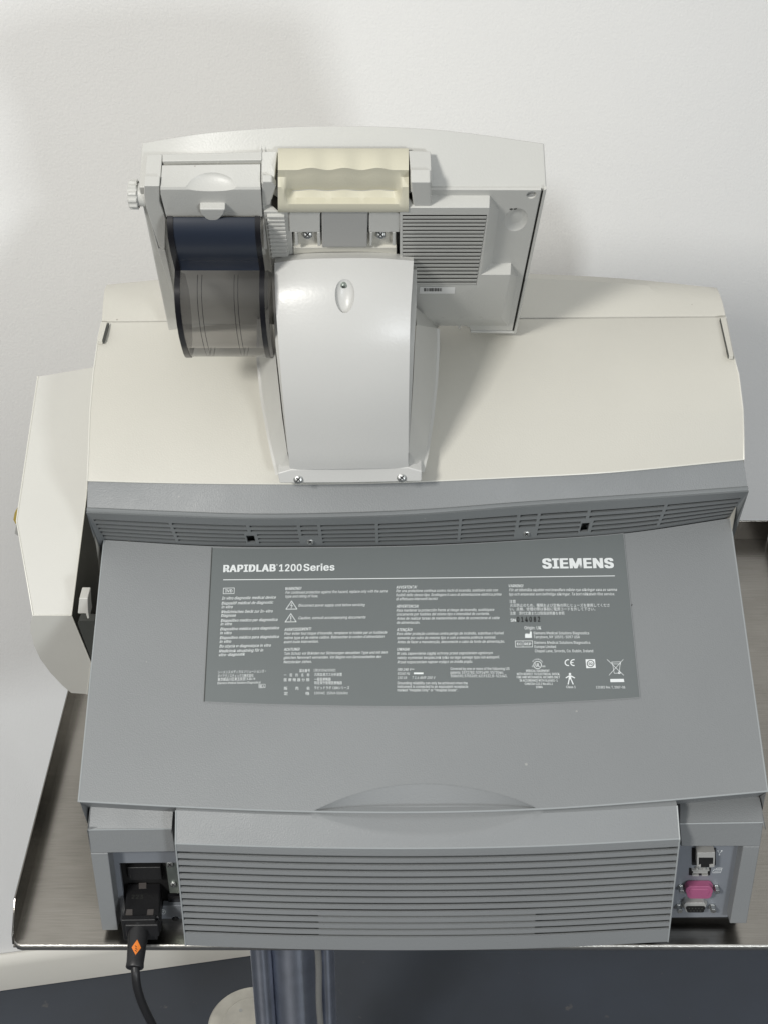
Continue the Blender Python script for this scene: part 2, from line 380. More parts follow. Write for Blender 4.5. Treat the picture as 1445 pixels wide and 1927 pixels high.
# --- service lid
LB = [(147, 1508), (330, 1518), (560, 1527), (790, 1529), (1010, 1523), (1230, 1508), (1445, 1489)]
LT = [(195, 1016), (405, 1028), (600, 1029), (790, 1026), (980, 1017), (1173, 1004), (1374, 975)]
fLB, fLT = curve(LB), curve(LT)
def lid(u, v, off=0.):
    a = PZ(*fLB(u), .163); b = PZ(*fLT(u), .277); p = lerp(a, b, v)
    if off:
        d = (PZ(*fLB(min(1, u+.01)), .163)-PZ(*fLB(max(0, u-.01)), .163)); n = d.cross(b-a).normalized(); p = p+n*off
    return p
def lid_uv(px, py):
    u, v = (px-170)/1240, (1515-py)/495
    for _ in range(7):
        q = proj(lid(u, v)); e = 1e-3
        qu = proj(lid(u+e, v)); qv = proj(lid(u, v+e))
        a, b2, c2, d2 = (qu[0]-q[0])/e, (qv[0]-q[0])/e, (qu[1]-q[1])/e, (qv[1]-q[1])/e
        det = a*d2-b2*c2; ex, ey = px-q[0], py-q[1]
        u += (ex*d2-b2*ey)/det; v += (a*ey-ex*c2)/det
    return u, v
def onlid(px, py, off=.0): u, v = lid_uv(px, py); return lid(u, v, off)
ARC = [(585, 1528), (620, 1512), (660, 1497), (720, 1482), (795, 1475), (870, 1480), (940, 1494), (980, 1507), (1016, 1523)]
N = 80; us = [i/N for i in range(N+1)]
u0, u1 = lid_uv(585, 1527.5)[0], lid_uv(1016, 1522.8)[0]
us = sorted(set([u for u in us if not (abs(u-u0) < .006 or abs(u-u1) < .006)]+[u0, u1]))
def vlow(u):
    if u <= u0 or u >= u1: return 0.
    x = fLB(u)[0]; y = curve_x(ARC, max(585, min(1016, x))); e = 1
    return max(0., lid_uv(x, y)[1])*e
vl = {u: vlow(u) for u in us}
rows = [[lid(u, lerp(vl[u], 1, k/14)) for u in us] for k in range(15)]
mb = MB(); mb.loft(rows)
edge = [p+Vector((0, .0045, -.0022)) for p in rows[0]]
for part in ([u for u in us if u <= u0], [u for u in us if u >= u1]):
    mb.loft([[lid(u, 0) for u in part], [lid(u, 0)+Vector((0, .0035, -.004)) for u in part]])
sc = [u for u in us if u0 <= u <= u1]     # finger scoop
srows = []
for k in range(8):
    t = k/7; srows.append([lid(u, lerp(vl[u], 0, t))+(lid(u, 0)-CAM).normalized()*(.013*t*math.sqrt(min(1, vl[u]/.09))) for u in sc])
mb.loft(srows)
lid_o = mb.build('service_lid', GREY, an, smooth=28)
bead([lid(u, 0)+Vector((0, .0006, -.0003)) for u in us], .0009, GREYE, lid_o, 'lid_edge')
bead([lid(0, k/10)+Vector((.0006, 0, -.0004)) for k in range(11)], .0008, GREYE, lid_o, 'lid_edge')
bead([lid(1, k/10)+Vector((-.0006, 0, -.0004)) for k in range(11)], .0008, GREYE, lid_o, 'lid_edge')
bead([lid(u, vl[u])+Vector((0, .0002, -.0002)) for u in us if u0 <= u <= u1], .00045, GREY, lid_o, 'scoop_edge')
# side skirts, underside and front of the body (closes the volume)
def skirt(mb, pts, z): mb.loft([pts, [Vector((p.x, p.y, T+z)) for p in pts]])
mb = MB()
lL = [lid(0, k/8)+Vector((.0006, .003, -.003)) for k in range(9)]; lR = [lid(1, k/8)+Vector((-.0006, .003, -.003)) for k in range(9)]
def scoopk(u): return max(0., min(1., (u-u0)/.04, (u1-u)/.04))
lo = [PZ(*fLB(i/80), .163)+Vector((0, .003+.016*scoopk(i/80), -.0035-.012*scoopk(i/80))) for i in range(81)]
lo2 = [PZ(*fLB(i/80), .163)+Vector((.006*(1-2*i/80), .022, -.0335)) for i, p in enumerate(lo)]
lo2b = [p+Vector((0, .040, .0)) for p in lo2]; lo3 = [Vector((p.x, p.y+.002, T+.012)) for p in lo2b]
mb.loft([lo, lo2, lo2b, lo3]); mb.loft([lL, [Vector((p.x+.012, p.y+.014, T+.03)) for p in lL]]); skirt(mb, lR, .03)
mb.build('lower_body', GREY, an)
MB().box((-.228, .905, T+.012), (.285, 1.36, T+.15)).build('chassis', DARKP, an)
MB().box((-.222, 1.08, T+.151), (.285, 1.30, T+.25)).build('inner_frame', DARKP, an)
MB().box((.262, .985, T+.013), (.288, 1.355, T+.20)).build('side_panel', GREY, an, bevel=.001)
for x in (-.2, .25):
    for y in (.93, 1.32): MB().tube([(x, y, T+.0005), (x, y, T+.013)], .012, 16).build('rubber_foot', BLKP, an)
# --- vent strip under the band
VT = [(163, 965), (323, 972), (480, 977), (640, 975), (790, 969), (987, 954), (1240, 937), (1408, 925)]
fVT = curve(VT)
VB = [(190, 1016), (405, 1028), (600, 1029), (790, 1026), (980, 1017), (1173, 1004), (1378, 974)]
fVB = curve(VB)
def strip(u, v, off=0.): return lerp(PZ(*fVT(u), .325), PZ(*fVB(u), .2765)+Vector((0, .001, 0)), v)
def sx(px, v=.5):
    return (px-lerp(163, 190, v))/(lerp(1408, 1378, v)-lerp(163, 190, v))
groups = [(183, 323, 0), (328.5, 467, 1), (473, 561, 2), (567, 599, 3), (605, 706, 0), (712, 862, 0), (867.5, 970, 0), (976, 1008, 3), (1014, 1101, 1), (1107, 1244, 2), (1250, 1386, 0)]
G = []
for a, b, k in groups:
    G.append((sx(a), sx(b), k))
vv = [.27, .43, .58, .72, .86]; hv = .036
def hole(u, v):
    for r, c in enumerate(vv):
        if abs(v-c) < hv:
            for a, b, k in G:
                lo_, hi_ = a, b
                if k == 1 and r >= 2: hi_ = b-.0063
                if k == 2 and r >= 2: lo_ = a+.0085
                if k == 3 and r >= 3: continue
                if lo_ < u < hi_: return True
    for a, b, k in G:          # square keyholes
        if k == 2 and r_in(v) and a-.0092 < u < a+.0035: return True
    return False
def r_in(v): return .60 < v < .86
ub = set([0, 1])
for a, b, k in G:
    ub |= {a, b}
    if k == 1: ub.add(b-.0063)
    if k == 2: ub |= {a+.0085, a-.0092, a+.0035}
ub |= {i/60 for i in range(61)}
ub = sorted(ub); ub = [u for i, u in enumerate(ub) if i == 0 or u-ub[i-1] > 1e-5]
vb = sorted({0, 1, .60, .86}|{c-hv for c in vv}|{c+hv for c in vv})
mb = MB(); ribs(mb, ub, vb, hole, strip, Vector((0, .0028, 0)))
lip = []
for k in range(6):
    a = pi*k/5; lip.append([strip(u, 0)+Vector((0, .0022-.0022*cos(a*.5)*0+.0022*(1-cos(a)), .0022*sin(a))) for u in ub])
mb.loft(lip)
vs_o = mb.build('vent_strip', GREYD, an, smooth=28, bevel=0)
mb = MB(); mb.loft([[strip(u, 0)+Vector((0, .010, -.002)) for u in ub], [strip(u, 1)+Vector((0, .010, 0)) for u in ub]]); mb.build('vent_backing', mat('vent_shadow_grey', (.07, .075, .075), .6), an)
sn = Vector((0, -.78, -.62))
for px, py in ((584, 1014), (990, 1000)):
    c = strip(sx(px, .8), .80); screw(vs_o, c+sn*.0004, Vector((0, -.9, .1)), .0033)
# end caps of the strip overhang
mb = MB()
for u, s_ in ((0, 1), (1, -1)):
    a = strip(u, 0); b = strip(u, 1); mb.poly([a, b+Vector((0, .0, -.018)), b+Vector((0, .03, -.018)), a+Vector((0, .05, 0))])
    mb.poly([a+Vector((0, .0005, 0)), b, b+Vector((-s_*.003*0, .006, -.020)), ]) if 0 else None
e0 = PY(1378, 1017, strip(1, 1).y+.004); mb.add([strip(1, 0), strip(1, 1)+Vector((-.004, 0, 0)), e0], [(0, 1, 2)])
e0 = PY(191, 1058, strip(0, 1).y+.006); mb.add([strip(0, 0), strip(0, 1)+Vector((.004, 0, 0)), e0], [(0, 1, 2)])
mb.build('vent_end_cap', GREYD, an, split=True)
# --- grey band between vents and cream hood
SB = [(165, 905), (323, 909), (528, 911), (660, 910), (780, 907), (960, 899), (1148, 889), (1399, 865)]
fSB = curve(SB)
band = [[strip(u, 0)+Vector((0, .0044, .0)) for u in [i/60 for i in range(61)]],
        [PZ(fSB(u)[0], fSB(u)[1]-1, .347)+Vector((0, .0012, -.0004)) for u in [i/60 for i in range(61)]]]
mid = [lerp(a, b, .5)+Vector((0, .001, 0)) for a, b in zip(*band)]
mb = MB(); mb.loft([band[0], mid, band[1], [p+Vector((0, .02, 0)) for p in band[1]]]); mb.build('rear_band', GREY, an)
# --- cream hood
HS = [(186, 632), (215, 607), (323, 606), (700, 602), (978, 598.5), (1340, 596.5), (1377, 660)]
def row_cream(k):
    "k 0 bottom seam .. 1 rear hood seam"
    out = []
    Ls = [(165, 905), (167.5, 850), (170, 775), (176.5, 700), (186, 632), (192, 607)]
    Rs = [(1400, 865), (1398.5, 815), (1397, 770), (1389, 705), (1377, 660), (1365, 597)]
    Zs = [.347, .3655, .386, .405, .418, .4245]; bul = [19, 15, 10, 5, 2, 0]
    (lx, ly), (rx, ry) = Ls[k], Rs[k]
    for i in range(61):
        u = i/60; x = lerp(lx, rx, u); y = lerp(ly, ry, u)+bul[k]*4*u*(1-u)
        if k == 0: x, y = fSB(u)
        out.append(PZ(x, y, Zs[k]))
    return out
rows = [row_cream(k) for k in range(6)]
mb = MB(); mb.loft([[p+Vector((0, .003, -.003)) for p in rows[0]]]+rows)
for j in (0, 60): skirt(mb, [r[j] for r in rows], .17)
rh = mb.build('rear_hood', CREAM, an, smooth=40)
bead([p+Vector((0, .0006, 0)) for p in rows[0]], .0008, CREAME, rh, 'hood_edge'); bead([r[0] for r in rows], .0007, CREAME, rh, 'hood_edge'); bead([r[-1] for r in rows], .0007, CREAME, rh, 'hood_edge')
# dark seam and top cover
HT = [(197, 545), (303, 535), (450, 527), (650, 521), (850, 521), (996, 524), (1171, 533), (1353, 551)]
fHT = curve(HT)
top = [PY(*fHT(i/60), 1.207) for i in range(61)]
mb = MB(); mb.loft([[p+Vector((0, -.0004, -.0035)) for p in rows[5]], [p+Vector((0, .003, -.0035)) for p in rows[5]]]); mb.build('hood_seam', DARKP, an)
lowr = [p+Vector((0, .0011, .0012)) for p in rows[5]]
midr = [lerp(a, b, .5)+Vector((0, 0, .0015)) for a, b in zip(lowr, top)]
f1 = [p+Vector((0, .012, -.001)) for p in top]; f2 = [Vector((p.x, 1.32, T+.36)) for p in top]; f3 = [Vector((p.x, 1.37, T+.012)) for p in top]
mb = MB(); mb.loft([[p+Vector((0, .0, -.006)) for p in lowr], lowr, midr, top, f1, f2, f3])
for j in (0, 60): mb.loft([[lowr[j], midr[j], top[j], f1[j], f2[j], f3[j]], [Vector((p.x, p.y, T+.012)) for p in (lowr[j], midr[j], top[j], f1[j], f2[j], f3[j])]])
# arms of the top cover that wrap down both sides of the hood
for pts in ([(192, 606), (203, 606), (193.5, 641), (184.5, 641)], [(1354, 597), (1365, 597), (1379, 669), (1370, 669)]):
    q = [PZ(pts[0][0], pts[0][1], .426), PZ(pts[1][0], pts[1][1], .426), PZ(pts[2][0], pts[2][1], .4185), PZ(pts[3][0], pts[3][1], .4185)]
    q = [p+Vector((0, -.0006, .0006)) for p in q]; mb.prism(q, [p+Vector((0, 0, -.004)) for p in q])
mb.build('top_cover', CREAM, an, smooth=40, bevel=.0005)
mb = MB()
for a, b, zz in (((203.5, 608), (194, 641), 1), ((1353.5, 599), (1369.3, 669), 1)):
    p, q = PZ(*a, .4262), PZ(*b, .4192); d = Vector((.0011 if a[0] < 500 else .0006, 0, 0)); mb.prism([p, p+d, q+d, q], [x+Vector((0, 0, -.003)) for x in (p, p+d, q+d, q)])
mb.build('hood_gap', DARKP, an, split=True)
# --- hinged compartment door on the left
def PA(px, py):   # plane of the door's upper face: through (Y1.03,Z.206) and (Y1.20,Z.358)
    n = Vector((0, -.152, .17)).normalized(); p0 = Vector((0, 1.03, T+.206)); d = ray(px, py); return CAM+d*((p0-CAM).dot(n)/d.dot(n))
A = [(72, 708), (178, 690), (172, 760), (168, 880), (163, 935), (135, 1158), (63, 1158), (32, 980)]
fa = [PA(*p) for p in A]
lowB = [(135, 1158), (63, 1158), (58, 1172), (58, 1190), (64, 1214), (76, 1240), (96, 1267), (118, 1290), (134, 1304), (165, 1306), (172, 1247)]
bb = [PY(x, y, 1.030+.00012*(y-1158)) for x, y in lowB]
mb = MB(); mb.poly(fa)
back = Vector((.0, .10, -.02))
mb.poly(bb)
side = [fa[0], fa[7], fa[6]]+[bb[i] for i in range(2, 9)]
sd2 = [p+Vector((-.004, .12, -.03)) for p in side]; sd2[0] = fa[0]+Vector((0, .05, -.15)); sd2[1] = PY(28, 1004, 1.14)+Vector((0, 0, 0)); sd2[2] = bb[2]+Vector((-.001, .1, .0))
mb.loft([side, sd2])
mb.poly([fa[0], fa[1], fa[1]+Vector((0, .03, -.15)), fa[0]+Vector((0, .03, -.15))])
dr = mb.build('side_door', TAUPE, an, smooth=30, bevel=.0005)
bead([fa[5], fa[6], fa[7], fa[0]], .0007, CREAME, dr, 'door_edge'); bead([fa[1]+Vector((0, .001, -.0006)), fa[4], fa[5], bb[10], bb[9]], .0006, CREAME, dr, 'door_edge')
mb = MB(); q = [fa[3], fa[4], fa[5], bb[10], bb[9]]
mb.loft([[p+Vector((.0003, .0006, -.0008)) for p in q], [p+Vector((.003, .10, -.05)) for p in q]]); mb.build('inner_face', DARKP, dr)
mb = MB(); yblock(mb, [(150, 1126), (166, 1126), (167, 1150), (169, 1164), (165, 1165), (162, 1155), (147, 1155)], 1.012, 1.028); mb.build('latch_bracket', TAUPE, an, bevel=.0008)
mb = MB(); yblock(mb, [(147, 1174), (150, 1168), (178, 1169), (178, 1240), (172, 1240)], 1.020, 1.03); mb.build('latch_plate', DARKP, an)
mb = MB(); q = [PY(x, y, 1.16) for x, y in ((33, 958), (28, 966), (26, 978), (30, 986), (36, 982))]; mb.prism(q, [p+Vector((.0, .004, 0)) for p in q]); mb.build('side_tab', AMBER, an)
# --- information label
LC = [(400, 1031), (1172, 1004.5), (1203, 1313), (385, 1321)]
uvc = [lid_uv(*p) for p in LC]
def lab(s, t, off):
    a = (lerp(uvc[0][0], uvc[1][0], s), lerp(uvc[0][1], uvc[1][1], s)); b = (lerp(uvc[3][0], uvc[2][0], s), lerp(uvc[3][1], uvc[2][1], s))
    return lid(lerp(a[0], b[0], t), lerp(a[1], b[1], t), off)
mb = MB(); rows = [[lab(i/50, k/6, .0005) for i in range(51)] for k in range(7)]
mb.loft(rows); per = rows[0]+[r[-1] for r in rows[1:]]+list(reversed(rows[-1][:-1]))+[r[0] for r in reversed(rows[1:-1])]
base = [rows[0][0]]
low = [[lab(i/50, k/6, -.0001) for i in range(51)] for k in (0, 6)]
mb.loft([low[0], rows[0]]); mb.loft([rows[-1], low[1]])
mb.loft([[lab(0, k/6, -.0001) for k in range(7)], [r[0] for r in rows]]); mb.loft([[r[-1] for r in rows], [lab(1, k/6, -.0001) for k in range(7)]])
lb = mb.build('information_label', LABG, an)
# thin raised border line round the label pocket
mb = MB()
def edge_line(a, b, w_=.0007, n=24):
    (s0, t0), (s1, t1) = a, b
    rows_ = []
    for i in range(n+1):
        s_, t_ = lerp(s0, s1, i/n), lerp(t0, t1, i/n); p = lab(s_, t_, .0007); c_ = lab(.5, .5, .0007)
        dd = Vector((w_, 0, 0)) if s0 == s1 else (lab(.5, .4, 0)-lab(.5, .6, 0)).normalized()*w_
        rows_.append([p-dd*.5, p+dd*.5])
    mb.loft(rows_)
edge_line((0, 0), (1, 0)); edge_line((1, 0), (1, 1)); edge_line((0, 1), (1, 1))
mb.build('label_edge', GREY, lb)
mb = MB()
s0 = [[lab(0, k/8, .0008)-Vector((.0003, 0, 0)), lab(0, k/8, .0008)+Vector((.0004, 0, 0))] for k in range(9)]; mb.loft(s0); mb.build('label_edge_gap', DARKP, lb)
# ---- printing
INKMB = MB(); BLACKMB = MB(); SQMB = MB()
TEXTS = []
try:
    import os
    SANS = bpy.data.fonts.load(os.path.join(bpy.utils.resource_path('LOCAL'), 'datafiles', 'fonts', 'Inter.woff2'))   # Blender's own interface face
except Exception:
    SANS = None
def upv(x): return -lerp(-.052, .1, (x-392)/(1187-392))
def tx(s, xl, yl, xr, cap, yr=None, bold=0, it=0, black=False, surf=None):
    TEXTS.append((s, xl, yl, xr, yl if yr is None else yr, cap, bold, it, black, surf))
CAPS = {}
def cap_height(font):
    k = font.name if font else ''
    if k not in CAPS:
        c = bpy.data.curves.new('t', 'FONT'); c.body = 'H'; c.size = 1
        if font: c.font = font
        o = bpy.data.objects.new('t', c); COL.objects.link(o); bpy.context.view_layer.update()
        me = o.evaluated_get(bpy.context.evaluated_depsgraph_get()).to_mesh(); CAPS[k] = max(v.co.y for v in me.vertices)
        bpy.data.objects.remove(o); bpy.data.curves.remove(c)
    return CAPS[k]
def flush_text(mbw, mbb, off=.00075):
    objs = []
    for s, xl, yl, xr, yr, cap, bold, it, black, surf in TEXTS:
        c = bpy.data.curves.new('t', 'FONT'); c.body = s; c.size = 1; c.resolution_u = 4
        c.shear = it; c.fill_mode = 'FRONT'; c.space_character = 1+bold*1.5
        if SANS and all(ord(ch) < 0x2000 for ch in s): c.font = SANS
        o = bpy.data.objects.new('t', c); COL.objects.link(o); objs.append(o)
    bpy.context.view_layer.update(); dg = bpy.context.evaluated_depsgraph_get()
    for o, (s, xl, yl, xr, yr, cap, bold, it, black, surf) in zip(objs, TEXTS):
        me = o.evaluated_get(dg).to_mesh()
        vs = [(v.co.x, v.co.y) for v in me.vertices]; fs = [tuple(p.vertices) for p in me.polygons]
        o.evaluated_get(dg).to_mesh_clear()
        if not vs: continue
        x0 = min(v[0] for v in vs); x1 = max(v[0] for v in vs); CAPH = cap_height(SANS if SANS and all(ord(ch) < 0x2000 for ch in s) else None)
        g = []
        fn = surf or (lambda x, y: onlid(x, y, off))
        for i in range(3):
            bx, by = lerp(xl, xr, i/2), lerp(yl, yr, i/2); g.append((fn(bx, by), fn(bx+cap*upv(bx), by-cap)))
        nrm = (g[2][0]-g[0][0]).cross(g[0][1]-g[0][0]).normalized(); pxw = (g[2][0]-g[0][0]).length/max(1e-6, x1-x0); pyw = (g[0][1]-g[0][0]).length/.7
        if nrm.dot(CAM-g[0][0]) < 0: nrm = -nrm
        EX = (g[2][0]-g[0][0]).normalized(); EY = (g[0][1]-g[0][0]).normalized()
        out = []
        for x, y in vs:
            a = (x-x0)/max(1e-6, x1-x0); b = y/CAPH
            l0, l1, l2 = (1-a)*(1-2*a), 4*a*(1-a), a*(2*a-1)
            p0 = g[0][0]*l0+g[1][0]*l1+g[2][0]*l2; p1 = g[0][1]*l0+g[1][1]*l1+g[2][1]*l2
            out.append(p0+(p1-p0)*b)
        sh = [(0, 0)]
        if bold: sh = [(-1, .5), (1, -.5)] if bold < .02 else [(-1, 0), (1, 0), (0, .8), (0, -.8)] if bold < .033 else [(a_, b_) for a_ in (-1, -.33, .33, 1) for b_ in (-.7, .7)]
        for k, (a_, b_) in enumerate(sh):
            d = EX*(pxw*bold*.75*a_)+EY*(pyw*bold*.6*b_)+nrm*(.00003*k)
            (mbb if black else mbw).add([p+d for p in out], fs)
    for o in objs: c = o.data; bpy.data.objects.remove(o); bpy.data.curves.remove(c)
    TEXTS.clear()
def stroke(pts, wpx, closed=False, mbx=None, off=.00075, fn=None):
    fn = fn or (lambda x, y: onlid(x, y, off)); mbx = mbx or INKMB
    n = len(pts); seg = [(pts[i], pts[(i+1) % n]) for i in range(n if closed else n-1)]
    for (a, b) in seg:
        dx, dy = b[0]-a[0], b[1]-a[1]; L = math.hypot(dx, dy) or 1; dx, dy = dx/L, dy/L; h = wpx/2
        e = h if closed or n > 2 else 0
        q = [(a[0]-dx*e-dy*h, a[1]-dy*e+dx*h), (b[0]+dx*e-dy*h, b[1]+dy*e+dx*h), (b[0]+dx*e+dy*h, b[1]+dy*e-dx*h), (a[0]-dx*e+dy*h, a[1]-dy*e-dx*h)]
        mbx.poly([fn(*p) for p in q])
def fill(pts, mbx=None, off=.00075): (mbx or INKMB).poly([onlid(x, y, off) for x, y in pts])
def ring(cx, cy, r, w_, a0=0, a1=360, n=28, mbx=None, off=.00075, sy=.95):
    mbx = mbx or INKMB; rows_ = []
    for i in range(n+1):
        a = R(lerp(a0, a1, i/n)); rows_.append([onlid(cx+(r-w_/2)*cos(a), cy-(r-w_/2)*sy*sin(a), off), onlid(cx+(r+w_/2)*cos(a), cy-(r+w_/2)*sy*sin(a), off)])
    mbx.loft(rows_)
I = .28
tx('RAPIDLAB', 422, 1077, 518.5, 12.6, 1075.5, bold=.055)
tx('®', 520.5, 1066, 523.5, 4, 1066)
tx('1200', 526.5, 1075.7, 568, 12.6, 1075, bold=.034); tx('Series', 572.5, 1075, 629.5, 12.6, 1074, bold=.034)
for k in range(12):
    a, b = k/12, (k+1)/12; stroke([(lerp(421, 1155.7, a), lerp(1091.7, 1084.3, a)+.6*4*a*(1-a)), (lerp(421, 1155.7, b), lerp(1091.7, 1084.3, b)+.6*4*b*(1-b))], 1.35)
tx('SIEMENS', 1021.4, 1070, 1152.5, 17.6, 1069, bold=.06)
stroke([(421.5, 1107.5), (442, 1107), (441.5, 1117.5), (421, 1118)], .9, True); tx('IVD', 425, 1115.3, 438, 5.4, bold=.02)
for s, x, y, xr, yr in (('In vitro diagnostic medical device', 418.5, 1129, 520, 1127), ('Dispositif médical de diagnostic', 418, 1138.5, 515, 1136.5), ('in vitro', 418, 1145.5, 439, 1145),
    ('Medizinisches Gerät zur In-vitro', 417.5, 1154.5, 514, 1153), ('Diagnose', 417, 1161.5, 445, 1161), ('Dispositivo medico per diagnostica', 416.5, 1171, 523, 1169), ('in vitro', 416, 1177.5, 437.5, 1177),
    ('Dispositivo médico para diagnóstico', 415.5, 1187, 526, 1184.5), ('in vitro', 415, 1194.3, 436.7, 1194), ('Dispositivo médico para diagnóstico', 414.7, 1203.3, 525.7, 1201), ('in vitro', 414.3, 1210.5, 436, 1210),
    ('Do użycia w diagnostyce in vitro', 414, 1219.3, 510.5, 1217.3), ('Medicinsk utrustning för in', 413.2, 1228.3, 496, 1226.5), ('vitro-diagnostik', 413, 1235.6, 462, 1234)):
    tx(s, x, y, xr, 5.2, yr, bold=.022, it=I)
for s, x, y, xr, yr in (('シーメンスメディカルソリューションズ・', 411, 1268, 501, 1266), ('ダイアグノスティックス株式会社', 410.5, 1275.3, 478, 1274), ('東京都品川区東五反田 3-20-14', 410.5, 1281.8, 481, 1280)):
    tx(s, x, y, xr, 4.6, yr)
tx('(Siemens Medical Solutions Diagnostics)', 410, 1288, 491, 4, 1286.5, bold=.008)
stroke([(488, 1288.5), (500, 1288), (500, 1294.5), (488, 1295)], .5, True); tx('輸入', 489, 1294, 499, 4)
def head(s, x, y, xr, yr=None): tx(s, x, y, xr, 5.2, yr, bold=.025, it=I)
def body(s, x, y, xr, yr=None): tx(s, x, y, xr, 5.0, yr, bold=.008, it=I)
head('WARNING!', 538, 1111, 568, 1110.3); body('For continued protection against fire hazard, replace only with the same', 538, 1118, 729, 1115.3); body('type and rating of fuse.', 538, 1125.3, 599, 1124.5)
body('Disconnect power supply cord before servicing', 562.5, 1142.3, 687, 1141); body('Caution, consult accompanying documents', 562.5, 1166, 688.5, 1164.3)
for ax, ay, b in ((549.5, 1131.5, 1147), (548, 1155.3, 1171)): stroke([(ax, ay), (ax+10, b-.3), (ax-10.5, b)], 1.1, True)
stroke([(550.5, 1135.5), (547.8, 1140.2), (551, 1140), (548.6, 1145)], .9); stroke([(548.2, 1159.5), (548, 1166.2)], 1.3); stroke([(548, 1167.4), (548, 1169)], 1.3)
head('AVERTISSEMENT!', 536, 1188, 586.5, 1186.5); body("Pour éviter tout risque d'incendie, remplacer le fusible par un fusiblede", 536, 1195.3, 728, 1192.8)
body("même type et de même calibre. Débrancher le cordon d'alimentation", 535.5, 1203.3, 723, 1200.6); body('avant toute intervention.', 535, 1211, 600, 1210)
head('ACHTUNG!', 535, 1225.3, 565, 1224.8); body('Zum Schutz vor Bränden nur Sicherungen desselben Type und mit dem', 534.5, 1232.8, 729, 1230.4)
body('gleichen Nennwert verwenden. Vor Beginn von Servicearbeiten den', 534.5, 1240.6, 718, 1238.6); body('Netzstecker ziehen.', 534.5, 1248.8, 587, 1248)
for s, x, y, xr in (('届出番号', 564, 1265, 584), ('13B1X10041000001', 591, 1264, 632), ('一　般　的　名　称', 535, 1273.3, 583), ('汎用血液ガス分析装置', 592, 1272.3, 644), ('医 療 機 器 分 類', 535, 1282.3, 583), ('一般医療機器', 592, 1281.3, 623),
    ('特定保守管理医療機器', 592, 1288, 644), ('販　　売　　名', 535, 1298.3, 583), ('ラピッドラボ 1200シリーズ', 592, 1297.3, 658), ('定　　　　格', 535, 1308, 583), ('100VAC  150VA 50/60Hz', 592, 1307, 655)):
    tx(s, x, y, xr, 4.6)
head('AVVERTENZA!', 745, 1108.3, 784, 1107.8); body('Per una protezione continua contro rischi di incendio, sostituire solo con', 745, 1115, 936, 1113.4)
body('fusibili dello stesso tipo. Scollegare il cavo di alimentazione elettrica prima', 745, 1122.7, 942.5, 1121.3); body('di effettuare interventi tecnici', 745, 1130.3, 823, 1129.6)
head('ADVERTENCIA!', 745.5, 1144, 787.5); body('Para mantener la protección frente al riesgo de incendio, sustitúyase', 745.5, 1151.6, 929, 1150.2)
body('únicamente por fusibles del mismo tipo e intensidad de corriente.', 746, 1159, 920, 1157.8); body('Antes de realizar tareas de mantenimiento debe de sconectarse el cable', 746, 1166.8, 939, 1165.6); body('de alimentación.', 746, 1174.5, 789.5)
head('ATENÇÃO!', 746, 1188.2, 775.5); body('Para obter proteção continua contra perigo de incêndio, substitua o fusível', 746, 1195.6, 947, 1194.2)
body('somente por outro do mesmo tipo e com a mesma potência nominal.', 747, 1203.4, 932, 1202.2); body('Antes de fazer a manutenção, desconecte o cabo da fonte de alimentação.', 747, 1211.2, 948.5, 1210)
head('UWAGA!', 747, 1225, 770.5); body('W celu zapewnienia ciągłej ochrony przed zagrożeniem ogniowym', 747, 1232.8, 926.5, 1231.4)
body('należy wymieniać bezpiecznik tylko na tego samego typu lub kategorii.', 747, 1240.7, 939, 1239.4); body('Przed rozpoczęciem napraw wyłącz ze źródła prądu.', 747.5, 1249, 888.5, 1247.8)
tx('100-240 V⎓', 747.5, 1262.8, 779, 4.9, it=I); tx('50/60 Hz', 747.5, 1270.3, 771, 4.9, it=I); fill([(778, 1266), (796, 1266), (796, 1269.3), (778, 1269.3)])
tx('150 VA', 747.5, 1278.3, 765, 4.9, it=I); tx('T 1.6 AMP 250 V', 775.5, 1278.2, 819, 4.9, it=I)
def up(s, x, y, xr, cap=5.0, b=.008): tx(s, x, y, xr, cap, bold=b)
up('Grounding reliability can only be achieved when the', 747.5, 1288.3, 879); up('instrument is connected to an equivalent receptacle', 747.5, 1295, 880); up('marked "Hospital Only" or "Hospital Grade".', 747.5, 1301.6, 861)
up('Covered by one or more of the following US', 847, 1261.3, 957.5); up('patents: 5372782; 5391499; 5573046;', 847, 1268.3, 946.5); up('5586590; 5755269; 6219132; D-521643.', 847.5, 1275, 953.5)
head('VARNING!', 956.5, 1105.7, 984); body('För att bibehålla skyddet mot brandfara måste nya säkringar vara av samma', 957, 1113.3, 1160, 1112.6)
body('typ och amperetal som befintliga säkringar. Ta bort nätkabeln före service.', 957, 1121.2, 1155.5, 1120.8)
for s, x, y, xr in (('注意', 957.5, 1135, 969.5), ('火災防止のため、種類および定格の同じヒューズを使用してくださ', 958.5, 1142.2, 1146), ('い。点検、修理の際は事前に電源コードを外して下さい。', 958.5, 1149.3, 1119), ('注意　添付文書または取扱説明書を参照', 958.5, 1157.2, 1061)):
    tx(s, x, y, xr, 4.7)
up('SN', 960, 1170.5, 969.5, 5.5, .03); tx('0 1 4 0 8 2', 972, 1171, 1015.3, 9.2, 1170.5, bold=.035, black=True)
up('Origin: UK', 986, 1185, 1017.5, 6)
up('Siemens Medical Solutions Diagnostics', 1003, 1194.3, 1107.5); up('Tarrytown, NY 10591-5097 USA', 1003.5, 1201.7, 1090)
fill([(987, 1201), (986.8, 1194.5), (989.5, 1192), (990, 1194), (992.5, 1192), (993, 1194), (996, 1192.5), (996, 1189), (999.3, 1189), (999.8, 1201)])
stroke([(968.5, 1206.8), (1001, 1206.6), (1001, 1218), (969, 1218.2)], .9, True); stroke([(983, 1206.8), (983, 1218)], .8)
up('EC', 972, 1214.8, 981, 4.6, .03); up('REP', 986, 1214.7, 998.5, 4.6, .03)
